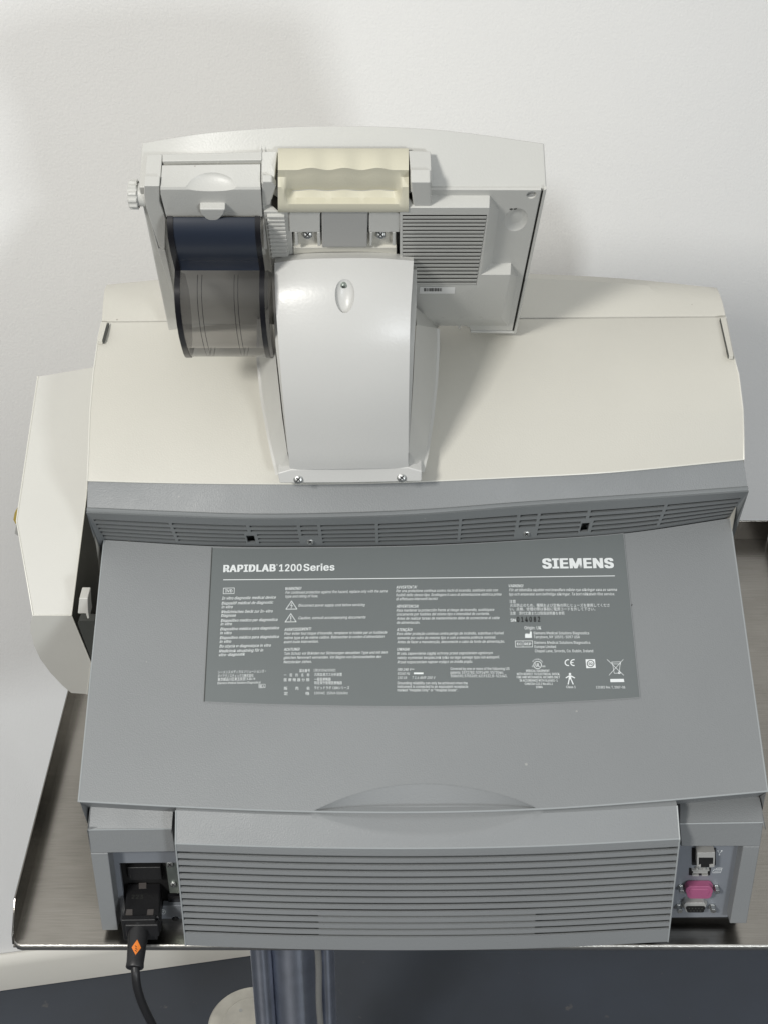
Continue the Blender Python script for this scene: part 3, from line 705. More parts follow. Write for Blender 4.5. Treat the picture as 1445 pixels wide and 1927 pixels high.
up('Siemens Medical Solutions Diagnostics', 1004, 1212.2, 1109.5); up('Europe Limited', 1005, 1220, 1045); up('Chapel Lane, Swords, Co. Dublin, Ireland', 1005.5, 1228, 1115)
ring(1010.5, 1252, 7.2, 1.3); up('UL', 1007, 1255, 1014.5, 6, .04); up('c', 1000, 1256, 1002.3, 4, .02); up('us', 1019.5, 1256, 1025, 4, .02)
for k, ch in enumerate('CLASSIFIED'):
    a = R(148-k*13); x, y = 1010.5+10.2*cos(a), 1252-9.8*sin(a); tx(ch, x-1, y, x+1, 2.4, y+.6*cos(a), bold=.01)
for s, x, y, xr in (('MEDICAL EQUIPMENT', 989, 1265, 1033), ('WITH RESPECT TO ELECTRICAL SHOCK,', 971.5, 1271, 1052.5), ('FIRE AND MECHANICAL HAZARDS ONLY', 971.5, 1277, 1052.5), ('IN ACCORDANCE WITH UL60601-1', 977, 1283.2, 1048), ('CAN/CSA C22.2 No.601.1', 986.5, 1289.4, 1039), ('10WA', 1007.5, 1295.5, 1020)):
    tx(s, x, y, xr, 4.2, bold=.028)
ring(1068, 1247.5, 5.8, 2, 75, 285); ring(1078.5, 1247.5, 5.8, 2, 75, 285); stroke([(1073.5, 1247.5), (1078, 1247.5)], 1.6)
fill([(1100.5, 1241.3), (1118.3, 1241), (1120, 1257.5), (1102, 1258)]); ring(1110, 1249.5, 6.3, 1.6, mbx=SQMB, off=.0010)

ring(1071.3, 1269, 1.2, 2.4, n=12); fill([(1069, 1271.5), (1073.7, 1271.5), (1074, 1279), (1068.8, 1279)])
for q in (((1069.5, 1272.5), (1063.5, 1276.5)), ((1073.2, 1272.5), (1080.5, 1276.5)), ((1070, 1278), (1067.8, 1288.5)), ((1073, 1278), (1077.5, 1288.5))): stroke(list(q), 2)
up('Class 1', 1064.5, 1295.5, 1082, 4.4, .015)
stroke([(1141, 1241.5), (1172.5, 1271.5)], .8); stroke([(1171.5, 1241.5), (1144.5, 1271.5)], .8)
stroke([(1149.5, 1246.5), (1166, 1246), (1164.5, 1250), (1151.5, 1250)], .8, True); stroke([(1151.5, 1250), (1154.5, 1267.5), (1164, 1267.5), (1165.5, 1250)], .8); ring(1164, 1266.5, 2, 1.2, n=12)
stroke([(1166, 1246), (1166.5, 1251)], .9)
fill([(1147, 1278.3), (1172.5, 1278), (1173.5, 1284), (1147.3, 1284.3)]); up('131882 Rev. T, 2007-08', 1120.5, 1296, 1175, 4.4, .01)
flush_text(INKMB, BLACKMB)
tx('SQ', 1106.5, 1252, 1113.5, 4.5, black=True, bold=.03, surf=lambda x, y: onlid(x, y, .0010)); flush_text(SQMB, SQMB); SQMB.build('grey_print', LABG, lb, smooth=0, dup=False)
INKMB.build('white_print', INK, lb, smooth=0, dup=False); BLACKMB.build('black_print', BINK, lb, smooth=0, dup=False)
# small scuffs on the lid, vent strip and louvred cover
mb = MB(); stroke([(1187, 1140), (1188.6, 1137.5)], 1.3, mbx=mb, fn=lambda x, y: onlid(x, y, .0004)); mb.build('scuff', BINK, lid_o, smooth=0)
# --- louvred rear cover
CT = [(332, 1525), (560, 1534), (795, 1536), (1030, 1530), (1273, 1516)]
CB = [(331, 1588), (560, 1595), (795, 1597), (1030, 1592), (1278, 1579)]
CE = [(350, 1779), (560, 1786), (795, 1788), (1020, 1784), (1256, 1772)]
fCT, fCB, fCE = curve(CT), curve(CB), curve(CE)
def cYb(u): return .824-.004*4*u*(1-u)
def cover(u, v): # v 0 bevel line .. 1 bottom
    a = PZ(*fCB(u), .142); b = PZ(*fCE(u), .016); return lerp(a, b, v)
us = [i/72 for i in range(73)]
nsl = 13; v0, v1 = .068, .905; pit = (v1-v0)/nsl
slot = [(v0+k*pit, v0+k*pit+pit*.44) for k in range(nsl)]
vs_ = sorted({0, 1}|{a for s_ in slot for a in s_})
mb = MB()
def step(u, v):
    # louvre blades step forward a little towards the bottom edge of each slat
    return cover(u, v)
ue = .004
usx = sorted(set(us))
ribs(mb, usx, vs_, lambda u, v: any(a < v < b for a, b in slot), step, Vector((0, .0016, 0)))
# bevelled top with finger scoop
CARC = [(596, 1534), (650, 1553), (720, 1568), (795, 1573), (870, 1569), (940, 1555), (1004, 1531)]
topr = [PZ(*fCT(u), .161) for u in us]; bot = [cover(u, 0) for u in us]
sch = []
for i, u in enumerate(us):
    x = fCT(u)[0]
    if 600 < x < 1000:
        y = curve_x(CARC, x); fr_ = max(0, (y-fCT(u)[1])/(fCB(u)[1]-fCT(u)[1])); sch.append(fr_)
    else: sch.append(0)
mb.loft([bot]+[[lerp(lerp(t_, b_, s_), b_, 1-k/5) for t_, b_, s_ in zip(topr, bot, sch)] for k in range(1, 6)])
mb.loft([[lerp(lerp(t_, b_, s_), t_, k/5)+(t_-CAM).normalized()*(.009*s_*k/5) for t_, b_, s_ in zip(topr, bot, sch)] for k in range(6)])
tpd = [p+(p-CAM).normalized()*(.009*s_) for p, s_ in zip(topr, sch)]; mb.loft([tpd, [p+Vector((0, .012, .0005)) for p in tpd]])
for j in (0, -1):   # end faces
    mb.poly([topr[j], bot[j], cover(us[j], 1), cover(us[j], 1)+Vector((0, .022, 0)), topr[j]+Vector((0, .012, 0))])
bt = [cover(u, 1) for u in us]; mb.loft([bt, [p+Vector((0, .022, 0)) for p in bt]])
lc = mb.build('louvred_rear_cover', GREY, an, smooth=28)
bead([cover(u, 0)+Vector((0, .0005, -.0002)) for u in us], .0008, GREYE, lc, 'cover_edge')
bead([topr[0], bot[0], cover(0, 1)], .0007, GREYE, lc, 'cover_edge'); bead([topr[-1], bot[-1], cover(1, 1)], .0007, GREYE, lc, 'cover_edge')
mb = MB(); mb.loft([[cover(u, v)+Vector((0, .013, 0)) for u in us] for v in (.02, .98)]); mb.build('louvre_backing', mat('louvre_back_shade', (.15, .158, .16), .6), lc)  # backing darkened so the colour carries the shade inside the slots
fu = [u for u in us if 589 <= fCB(u)[0] <= 1018]
mb = MB(); mb.loft([[cover(u, v)+Vector((0, .0030, 0)) for u in fu] for v in (slot[9][0]-.005, slot[12][1]+.01)]); mb.build('louvre_infill', GREY, lc)
mb = MB(); q = [PZ(x, y, .0195)+Vector((0, -.0006, 0)) for x, y in ((583, 1767.5), (592, 1766.8), (588, 1768.6), (582, 1769))]; mb.poly(q); mb.build('scuff', BINK, lc, smooth=0)
# gap shadow under lid between lid and cover: dark strip
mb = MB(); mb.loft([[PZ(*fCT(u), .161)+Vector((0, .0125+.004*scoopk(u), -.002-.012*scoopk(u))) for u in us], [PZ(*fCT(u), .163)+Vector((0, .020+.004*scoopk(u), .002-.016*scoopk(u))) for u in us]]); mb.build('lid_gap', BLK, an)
# --- left connector bay
WY = .845
def bay(name, bev, band_, posts, sofit):
    mb = MB()
    yl = [PY(*band_[0], WY), PY(*band_[1], WY), PY(*band_[2], WY), PY(*band_[3], WY)]
    mb.prism(yl, [q+Vector((0, .03, 0)) for q in yl])
    t = [PZ(bev[0][0], bev[0][1], .1435), PZ(bev[1][0], bev[1][1], .1435)]
    mb.prism([t[0], t[1], yl[1], yl[0]], [t[0]+Vector((0, .02, -.004)), t[1]+Vector((0, .02, -.004)), yl[1]+Vector((0, .028, -.003)), yl[0]+Vector((0, .028, -.003))])
    for ps in posts:
        q = [PY(*a, WY+.0002) for a in ps]; mb.prism(q, [a+Vector((0, .05, 0)) for a in q])
    o = mb.build(name, GREY, an, bevel=.0010)
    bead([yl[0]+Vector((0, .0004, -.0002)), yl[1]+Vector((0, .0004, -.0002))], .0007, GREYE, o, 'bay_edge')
    return o
lbay = bay('power_inlet_bay', [(170, 1515), (327, 1524)], [(165.5, 1562), (324.5, 1560), (331, 1603), (171, 1606)], [[(171, 1606.3), (204, 1605.8), (223, 1751), (193, 1751)]], None)
# recessed frame, black cavity
RY = .862
mb = MB()
for ps in ([(209, 1600), (345, 1600), (345, 1623), (225, 1624)], [(209, 1600), (225, 1624), (235, 1700), (237, 1752), (226, 1752)]):
    q = [PY(*a, RY) for a in ps]; mb.prism(q, [a+Vector((0, .004, 0)) for a in q])
mb.build('recessed_frame', PANEL, lbay)
mb = MB(); q = [PY(*a, RY+.012) for a in [(200, 1590), (360, 1590), (360, 1762), (225, 1758)]]; mb.prism(q, [a+Vector((0, .003, 0)) for a in q]); mb.build('bay_cavity', BLK, lbay)
mb = MB(); q = [PY(*a, RY+.006) for a in [(240, 1633), (303, 1632), (306, 1656), (243, 1657)]]; mb.prism(q, [a+Vector((0, .006, 0)) for a in q])
mb.build('power_inlet', BLKP, lbay, bevel=.0008)
mb = MB(); q = [PY(*a, RY+.004) for a in [(312, 1621), (345, 1620), (345, 1681), (320, 1681)]]; mb.prism(q, [a+Vector((0, .002, 0)) for a in q]); zb = mb.build('zinc_bracket', ZINC, lbay, bevel=.0004)
screw(lbay, PY(320.5, 1626, RY+.003), Vector((0, -1, .3)), .0036); screw(lbay, PY(327, 1664, RY+.003), Vector((0, -1, .4)), .0032)
mb = MB(); q = [PY(*a, RY+.002) for a in [(307, 1705), (352, 1704), (352, 1737), (302, 1738)]]; mb.prism(q, [a+Vector((0, .006, 0)) for a in q]); gp = mb.build('earth_plate', PANEL, lbay, bevel=.0004)
screw(lbay, PY(331, 1730, RY+.0015), Vector((0, -1, .3)), .0034, m=RIM)
mb = MB()
pc = lambda x, y: PY(x, y, RY+.0014)
for k in range(16):
    a, b = 2*pi*k/16, 2*pi*(k+1)/16; mb.poly([pc(308+4.6*cos(a), 1716+4.6*sin(a)), pc(308+4.6*cos(b), 1716+4.6*sin(b)), pc(308+3.7*cos(b), 1716+3.7*sin(b)), pc(308+3.7*cos(a), 1716+3.7*sin(a))])
stroke([(306, 1715), (310, 1715)], .8, mbx=mb, fn=pc); stroke([(308, 1713), (308, 1718)], .8, mbx=mb, fn=pc); mb.build('earth_symbol', INK, lbay, smooth=0)
mb = MB(); q = [PY(*a, RY+.006) for a in [(316, 1687), (345, 1686), (345, 1698), (318, 1699)]]; mb.prism(q, [a+Vector((0, .003, 0)) for a in q]); mb.build('fuse_drawer', RIM, lbay)
# --- right port bay
rbay = bay('data_port_bay', [(1277, 1515), (1430, 1502)], [(1278.5, 1550.5), (1436, 1548), (1429.5, 1593), (1280, 1593)], [[(1397.5, 1593.3), (1429.3, 1593.3), (1404, 1738), (1372, 1738)]], None)
mb = MB(); QY = .858
q = [PY(*a, QY) for a in [(1262, 1590), (1391, 1590), (1368.5, 1726), (1240, 1727)]]; mb.prism(q, [a+Vector((0, .002, 0)) for a in q]); pp = mb.build('port_plate', PANEL, rbay, bevel=.0003)
mb = MB(); q = [PY(*a, QY+.006) for a in [(1240, 1590), (1405, 1590), (1385, 1742), (1235, 1742)]]; mb.prism(q, [a+Vector((0, .003, 0)) for a in q]); mb.build('bay_cavity', BLK, rbay)
def qb(mb, poly, Y0, Y1): return yblock(mb, poly, Y0, Y1)
mb = MB(); qb(mb, [(1301, 1596), (1346, 1596), (1346, 1628), (1301, 1628)], QY-.0004, QY+.001); mb.build('port_opening', BLK, rbay)
mb = MB(); yj = QY-.009
for ps in ([(1311, 1605), (1344.5, 1604), (1344, 1614), (1311.5, 1614)], [(1311, 1614), (1314, 1614), (1314, 1632), (1311, 1632)], [(1341.5, 1614), (1344, 1614), (1343.5, 1632), (1341, 1632)], [(1312, 1630), (1318, 1627.5), (1318, 1632), (1312, 1632.5)], [(1334, 1628), (1342, 1627), (1342, 1632), (1334, 1632.5)]):
    qb(mb, ps, yj, QY)
mb.build('network_socket', SOCK, rbay, bevel=.0002)
mb = MB(); qb(mb, [(1312, 1612), (1343, 1612), (1343, 1632), (1312, 1632)], yj+.001, QY-.0006); mb.build('network_socket_cavity', BLK, rbay)
mb = MB(); qb(mb, [(1318, 1597.5), (1338, 1597), (1337, 1600.5), (1319, 1600.5)], QY-.003, QY); mb.build('network_latch', ZINC, rbay)
mb = MB(); qb(mb, [(1296, 1634), (1337, 1633.5), (1335, 1647), (1295.5, 1647)], QY-.0006, QY+.0005); mb.build('usb_opening', BLK, rbay)
mb = MB()
for ps in ([(1301, 1638), (1334, 1637.5), (1334, 1639), (1301, 1639.3)], [(1303, 1640), (1331, 1639.7), (1330.5, 1643.2), (1303.5, 1643.5)], [(1302, 1646.5), (1314, 1646.5), (1314, 1649), (1302, 1649)], [(1320, 1646.5), (1331.5, 1646.5), (1331, 1648.7), (1320, 1648.7)], [(1309, 1634), (1313, 1634), (1313, 1637), (1309, 1637)], [(1322, 1634), (1327, 1634), (1327, 1636.5), (1322, 1636.5)]):
    qb(mb, ps, QY-.003, QY)
mb.build('usb_socket', SOCK, rbay)
def dshape(cx, cy, w_, h_, r=4, sk=2):
    pts = []
    for (sx_, sy_, a0) in ((1, -1, -90), (1, 1, 0), (-1, 1, 90), (-1, -1, 180)):
        ww = w_/2-(sk if sy_ > 0 else 0)
        for k in range(5):
            a = R(a0+90*k/4); pts.append((cx+sx_*(ww-r)+r*cos(a), cy+sy_*(h_/2-r)+r*sin(a)))
    return pts
mb = MB(); qb(mb, dshape(1306.5, 1702.5, 47, 14, 5), QY-.002, QY); qb(mb, dshape(1307, 1708, 41, 18, 5), QY-.0065, QY); mb.build('serial_socket_shell', SOCK, rbay, bevel=.0003)
mb = MB(); qb(mb, dshape(1308, 1711.3, 37, 12, 4), QY-.0068, QY-.006); mb.build('serial_socket_core', BLK, rbay)
mb = MB()
for r_, n_, o_ in ((1709.3, 5, 0), (1714, 4, 3)):
    for k in range(n_):
        c = PY(1296+o_+k*6, r_, QY-.0069); mb.tube([c, c+Vector((0, -.0003, 0))], .0006, 8)
mb.build('serial_pins', DARKP, rbay)
for x, y in ((1280, 1670), (1346, 1670), (1276, 1706), (1339, 1706)):
    c = PY(x, y-2, QY); m_ = MB(); m_.tube([c, c+Vector((0, -.0016, 0)), c+Vector((0, -.0017, 0)), c+Vector((0, -.0065, 0))], [.0031, .0031, .0026, .0026], 6)
    hs = m_.build('hex_standoff', STEEL, rbay, bevel=.0002)
mb = MB(); ic = lambda x, y: PY(x, y, QY-.0002)
stroke([(1349, 1601), (1351, 1601)], 2, mbx=mb, fn=ic); stroke([(1356, 1601), (1358.5, 1601)], 2, mbx=mb, fn=ic); stroke([(1350, 1602), (1353, 1606), (1357, 1602)], .8, mbx=mb, fn=ic); stroke([(1351.5, 1608.5), (1354, 1608.5)], 2, mbx=mb, fn=ic); stroke([(1352.8, 1606), (1352.8, 1608)], .8, mbx=mb, fn=ic)
stroke([(1340, 1640.5), (1343, 1636), (1357, 1635.8), (1355, 1642), (1340.5, 1642.5)], .8, True, mbx=mb, fn=ic); stroke([(1346, 1636), (1348, 1633.5), (1358, 1633.5), (1357, 1636)], .8, mbx=mb, fn=ic); stroke([(1343.5, 1639.5), (1354, 1639)], .8, mbx=mb, fn=ic)
mb.build('port_symbols', INK, rbay, smooth=0)
# --- NECK
NL = [(517, 495), (518, 540), (520.5, 590), (525, 650), (530, 715), (536, 780), (543, 854), (546, 884)]
NR = [(778, 491), (775, 540), (772, 590), (770.5, 650), (769.5, 715), (768.5, 780), (768, 854), (768, 881)]
NYc = [1.034, 1.0190, 1.0090, 1.001, .998, 1.000, 1.008, 1.0135]
NT = [(517, 495), (571, 488), (640, 486), (709, 486), (778, 491)]
rows = []
for k in range(8):
    r_ = []
    for i in range(25):
        u = i/24; x = lerp(NL[k][0], NR[k][0], u); y = lerp(NL[k][1], NR[k][1], u)
        if k == 0: y = curve_x(NT, x)
        elif k == 1: y -= 3*4*u*(1-u)
        r_.append(PY(x, y, NYc[k]+.005*(2*u-1)**2-.005))
    rows.append(r_)
# refine vertically
fine = []
for k in range(7):
    for j in range(4):
        t = j/4
        p0, p1, p2, p3 = rows[max(k-1, 0)], rows[k], rows[k+1], rows[min(k+2, 7)]
        fine.append([0.5*((2*b)+(c-a)*t+(2*a-5*b+4*c-d)*t*t+(-a+3*b-3*c+d)*t**3) for a, b, c, d in zip(p0, p1, p2, p3)])
fine.append(rows[7])
mb = MB(); mb.slab(fine, Vector((0, .010, 0)))
nk = mb.build('neck_cover', NECKW, an, bevel=.0010, seg=3)
cc = PY(649, 556, 1.0105)
cut(nk, [ellipsoid(cc+Vector((0, .000, .0)), Vector((.0074, 0, 0)), Vector((0, .0052, .0128)), Vector((0, .0046, -.0018)))])
screw(nk, PY(647, 538, 1.0165), Vector((0, -.8, -.4)), .0026, m=ZINC)
mb = MB()   # rear shell behind the cover, a little wider
sl = [(511, 511), (515, 580), (519, 650), (526, 715), (533, 780), (542, 853)]; sr = [(784, 507), (783, 580), (779, 650), (776, 715), (772.5, 780), (769, 853)]
ysh = [1.047, 1.022, 1.010, 1.007, 1.009, 1.016]; a = [PY(x, y, ysh[i]) for i, (x, y) in enumerate(sl)]; b = [PY(x, y, ysh[i]) for i, (x, y) in enumerate(sr)]
mb.slab([a, b], Vector((0, .045, -.0))); mb.build('neck_shell', WHITE, an, bevel=.0006)
mb = MB()   # foot flange
fl_ = [(523, 891), (548, 884), (768, 880), (793.5, 887), (793, 906), (660, 909), (527, 909.5)]
q = [PY(x, y, 1.012) for x, y in fl_]; mb.prism(q, [p+Vector((0, .02, .004)) for p in q]); fg = mb.build('neck_foot', NECKW, an, bevel=.0010)
screw(fg, PY(562, 902, 1.0115), Vector((0, -1, .45)), .0042); screw(fg, PY(755.5, 899, 1.0115), Vector((0, -1, .45)), .0042)
mb = MB()   # boot side walls
lin = [(512, 600), (517, 650), (524, 715), (531, 780), (541, 850), (548, 885)]; lout = [(489, 600), (488, 676), (494, 740), (500, 778), (513, 845), (524, 893)]
rin = [(783, 611), (780, 650), (777, 715), (773, 780), (769, 850), (768, 881)]; rout = [(822, 618), (822, 655), (818.5, 720), (812, 782), (802, 850), (793, 888)]
Yo = [1.115, 1.105, 1.085, 1.065, 1.035, 1.019]
for inn, out, s_ in ((lin, lout, -1), (rin, rout, 1)):
    a = [PY(x, y, 1.026-.010*(i/5)) for i, (x, y) in enumerate(inn)]; b = [PY(x, y, Yo[i]) for i, (x, y) in enumerate(out)]
    b2 = [p+Vector((s_*.0022, .0002, -.0005)) for p in b]; b3 = [p+Vector((s_*.003, .03, -.014)) for p in b]
    mb.loft([a, b, b2, b3]); mb.poly([a[0], b[0], b3[0], a[0]+Vector((0, .05, -.01))])
mb.build('neck_boot', WHITE, an, bevel=0, smooth=35, split=True)
# ================= MONITOR
FT = [(268, 268), (386, 249), (524, 239), (620, 236), (740, 238), (854, 246), (1023, 269)]
fFT = curve(FT); HB = -.0355
topf = [PM(*fFT(i/40), HB) for i in range(41)]
bk = [(262, 353), (1028, 355), (970, 628), (884, 627), (883, 619), (872, 612), (420, 611), (318, 622)]
bkp = [PM(*p) for p in bk]
bkt = [lerp(bkp[0], bkp[1], i/40) for i in range(41)]
mb = MB(); mb.loft([topf, bkt])
low = bkp[1:]+[bkp[0]]; lowf = [p+MN*HB for p in low]; lowf[0] = topf[-1]; lowf[-1] = topf[0]
mb.loft([low, lowf]); mb.poly(bkt[:-1]+bkp[1:]); mb.poly(list(reversed(topf))+list(reversed(lowf[1:-1])))
def sfh(x, y, dl=0.):
    if y >= 353: return dl
    ty = curve_x(FT, max(268, min(1023, x))); return HB*(353-y)/(353-ty)+dl
mon = mb.build('monitor', WHITE, an, bevel=.0012, seg=3, smooth=30)
mb = MB()  # screen on the far side
c4 = [PM(*p) + MN*(HB-.0006) for p in ((300, 380), (990, 380), (945, 600), (345, 600))]; mb.prism(c4, [p+MN*.0008 for p in c4]); mb.build('screen', RIM, mon)
# inset back cover with gap line
mb = MB(); mblock(mb, [(280, 356), (1017, 358), (963, 622), (884, 621), (884, 617), (872, 609), (335, 609)], 0, .0022); bc = mb.build('back_cover', WHITE, mon, bevel=.0006)
mb = MB(); mblock(mb, [(1018.5, 361), (1021.5, 361), (966, 624), (962.5, 624)], .0001, .0006); mb.build('cover_gap_shade', BLK, mon)  # black strip painting the shade at the bottom of the groove
mb = MB(); mblock(mb, [(1022.5, 358), (1028, 356), (970.5, 627.5), (966, 627)], 0, .0028); mblock(mb, [(885, 624), (966, 626), (970.5, 628), (884, 627)], 0, .0028); mb.build('cover_rim', WHITE, mon, bevel=.0004)
# raised plateau with sloping edges
HP = .0118
pl_top = [(752, 391), (920, 391), (904, 517), (960, 517), (943, 598), (752, 598)]
pl_bot = [(752, 364), (923, 366), (938, 372), (924, 495), (962, 494), (974, 510), (952, 612), (752, 612)]
def plateau():
    t = [PM(*p, HP) for p in pl_top]
    d = {k: PM(*p, .0022) for k, p in {'a': (752, 367), 'b': (921, 368), 'b2': (938, 394), 'c2': (925, 496), 'c': (925, 495), 'd': (961, 495), 'd2': (974, 520), 'e': (955, 613), 'f': (752, 613)}.items()}
    mb = MB()
    # top faces split round the louvre opening
    return t, d
t, d = plateau()
LR = lambda y: 915.5-(y-405)*(915.5-895)/(537-405)     # right end of louvres
x0 = 757
mb = MB()
P = lambda x, y, h=HP: PM(x, y, h)
yt, yb_ = 405, 537
mb.poly([P(752, 391), P(920, 391), P(LR(yt), yt), P(x0, yt)])
mb.poly([P(920, 391), P(904, 517), P(LR(yb_), yb_), P(LR(yt), yt)])
mb.poly([P(752, 391), P(x0, yt), P(x0, yb_), P(752, 598)])
mb.poly([P(x0, yb_), P(LR(yb_), yb_), P(904, 517), P(960, 517), P(943, 598), P(752, 598)])
mb.poly([P(752, 391), d['a'], d['b'], P(920, 391)])
mb.poly([P(920, 391), d['b'], d['b2']]); mb.poly([P(920, 391), d['b2'], d['c2'], P(904, 517)])
mb.poly([P(904, 517), d['c2'], d['d'], P(960, 517)]); mb.poly([P(960, 517), d['d'], d['d2']]); mb.poly([P(960, 517), d['d2'], d['e'], P(943, 598)])
mb.poly([P(943, 598), d['e'], d['f'], P(752, 598)])
for a, b in (((x0, yt), (LR(yt), yt)), ((LR(yt), yt), (LR(yb_), yb_)), ((x0, yb_), (LR(yb_), yb_)), ((x0, yt), (x0, yb_))):
    p_, q_ = P(*a), P(*b); mb.poly([p_, q_, q_-MN*.004, p_-MN*.004])
pt = mb.build('raised_panel', WHITE, mon, bevel=.0007, smooth=25)
mb = MB(); q = [P(752, yt-2, HP-.0036), P(918, yt-2, HP-.0036), P(900, yb_+2, HP-.0036), P(752, yb_+2, HP-.0036)]; mb.poly(q); mb.build('louvre_floor', mat('louvre_floor_shade', (.40, .40, .375), .6), mon)  # floor greyer than the panel: shade between the blades put into its colour
mb = MB(); nl = 19; ph = (yb_-yt)/nl
for k in range(nl):
    y = yt+k*ph+1.2; y2 = y+ph*.68
    a = [P(x0, y, HP-.0032), P(LR(y), y, HP-.0032)]; 
    top_ = [P(x0, y+.8, HP+.0001), P(LR(y)-.3, y+.8, HP+.0001)]; b = [P(x0, y2+.8, HP+.0001), P(LR(y2)-.3, y2+.8, HP+.0001)]; c = [P(x0, y2+1, HP-.0034), P(LR(y2), y2+1, HP-.0034)]
    mb.loft([a, top_, b, c])
mb.build('louvres', WHITE, mon, bevel=.0002)
# left louvre patch
mb = MB(); mblock(mb, [(497, 398), (548, 398), (553, 500), (510, 500)], .001, .008); mb.build('raised_panel', WHITE, mon, bevel=.0006)
mb = MB(); fl2 = MB()
for k in range(12):
    y = 408+k*7.2; xl = 503+k*.9; xr = 536+k*.75
    q = [PM(xl, y, .0105), PM(xr, y, .0105), PM(xr, y+4, .0105), PM(xl, y+4, .0105)]; mb.prism(q, [p-MN*.003 for p in q])
mb.build('louvres', WHITE, mon, bevel=.0003)
# dimples, bump, hole
mb = MB(); 
cut(bc, [ellipsoid(PM(999, 367, .0022), Vector((.0036, 0, 0)), MD*.0052, MN*.006), ellipsoid(PM(970, 417, .0036), Vector((.0092, 0, 0)), MD*.0185, MN*.0042)])
mb = MB(); q = PM(999, 368, .0004); mb.tube([q, q+MN*.0006], .003, 18); mb.build('screw_hole', BLOCK, mon)
mb = MB()
for x, y, r in ((961, 393.5, .0012), (968, 393.3, .001)): q = PM(x, y, .0022); mb.tube([q, q+MN*.0002], [r, r], 12)
mb.poly([PM(965, 393.2, .0025), PM(972, 391.8, .0025), PM(972, 394.2, .0025)]); mb.build('moulded_mark', DARKP, mon)
# sloping pocket next to handle and handle cheek
mb = MB(); mblock(mb, [(772, 343), (810, 343), (812, 392), (786, 394), (777, 388)], 0, .0105); mb.build('handle_cheek', WHITE, mon, bevel=.0012)
tf = lambda x, y, dl: PM(x, y, sfh(x, y, dl))
mb = MB(); q = [tf(769, 283, .004), tf(810, 285, .004), tf(812, 344, .0125), tf(773, 343, .0125)]; mb.prism(q, [p+MD*.014 for p in q]); mb.build('cheek_cap', BLOCK if 0 else WHITE, mon, bevel=.0006)
mb = MB(); q = [tf(767, 286, .003), tf(775, 343, .008), tf(780, 392, .0108), tf(768, 398, .0108)]; mb.poly(q); mb.build('handle_gap', BLK, mon)
mb = MB(); q = [tf(525, 290, .002), tf(515, 345, .003), tf(511, 385, .0075), tf(525, 398, .0085)]; mb.poly(q); mb.build('handle_gap', BLK, mon)
mb = MB(); mblock(mb, [(494, 342), (512, 342), (520, 352), (510, 386), (497, 388)], 0, .006); mb.build('handle_cheek', WHITE, mon, bevel=.0012)
# handle
def wave(x):
    t = (x-523)/246; return -4.2*(.5-.5*cos(2*pi*max(0, min(1, (t-.13)/.76))*3)) if .13 < t < .89 else 0
rows = []
spec = [(279, .002, 0), (281, .0035, 0), (316, .0095, 1), (320, .0098, 1), (333, .0065, 1), (352, .0035, 1.35), (359, .0020, .5), (372, .0060, .1), (384, .0115, 0), (391, .0125, 0), (399, .0125, 0), (400.5, .004, 0)]
for y, h, wv in spec:
    r_ = []
    for i in range(61):
        u = i/60; x = lerp(523.5, 768.5, u)
        yy, hh = y-(.04*0)*u, h
        inside = max(0., min(1., (u-.05)/.07, (.95-u)/.07)); inside = math.sin(inside*pi/2)
        if y in (352, 359, 372):
            flat = {352: .0065, 359: .0072, 372: .0095}[y]; hh = lerp(flat, h, inside)
        r_.append(PM(x, yy+wave(x)*wv*(.35+.65*inside), sfh(x, y, 0)+hh))
    rows.append(r_)
mb = MB(); mb.loft(rows)
for j in (0, 60): mb.poly([r[j] for r in rows]+[rows[-1][j]-MN*.016, rows[0][j]+MD*.02])
mb.build('handle', YEL, mon, smooth=42)
# hinge recess in the centre
mb = MB(); mblock(mb, [(545, 402), (603, 402), (603, 437), (546, 437)], .001, .0105); mblock(mb, [(694.5, 402), (756, 402), (752, 437), (694.5, 437)], .001, .0105); mb.build('hinge_ledge', WHITE, mon, bevel=.0006, split=True)
mb = MB(); mblock(mb, [(605.5, 400), (692.5, 400), (691, 465), (606.5, 465)], .0, .011); mb.build('hinge_block', BLOCK, mon, bevel=.0008)
mb = MB(); mblock(mb, [(544, 430), (757, 430), (755, 502), (546, 502)], .002, .0045); mb.build('hinge_gap', BLK, mon)
mb = MB(); mblock(mb, [(552.5, 437), (746, 437), (746, 510), (552.5, 510)], .002, .006); mblock(mb, [(552.5, 466), (746, 466), (746, 510), (552.5, 510)], .002, .0085); hp = mb.build('hinge_plate', CREAM, mon, bevel=.0006)
mb = MB()
for ps in ([(555, 438), (560, 438), (562, 462), (556, 462)], [(597, 438), (603, 438), (604, 463), (598, 463)], [(696, 438), (701, 438), (700, 463), (696, 463)], [(738, 438), (744, 438), (744, 462), (738, 462)]): mblock(mb, ps, .003, .0105)
mb.build('hinge_lug', WHITE, mon, bevel=.0004, split=True)
for x in (579.5, 716.5): screw(mon, PM(x, 441, .0075), MN*1+Vector((0, -.3, .9)), .0040)
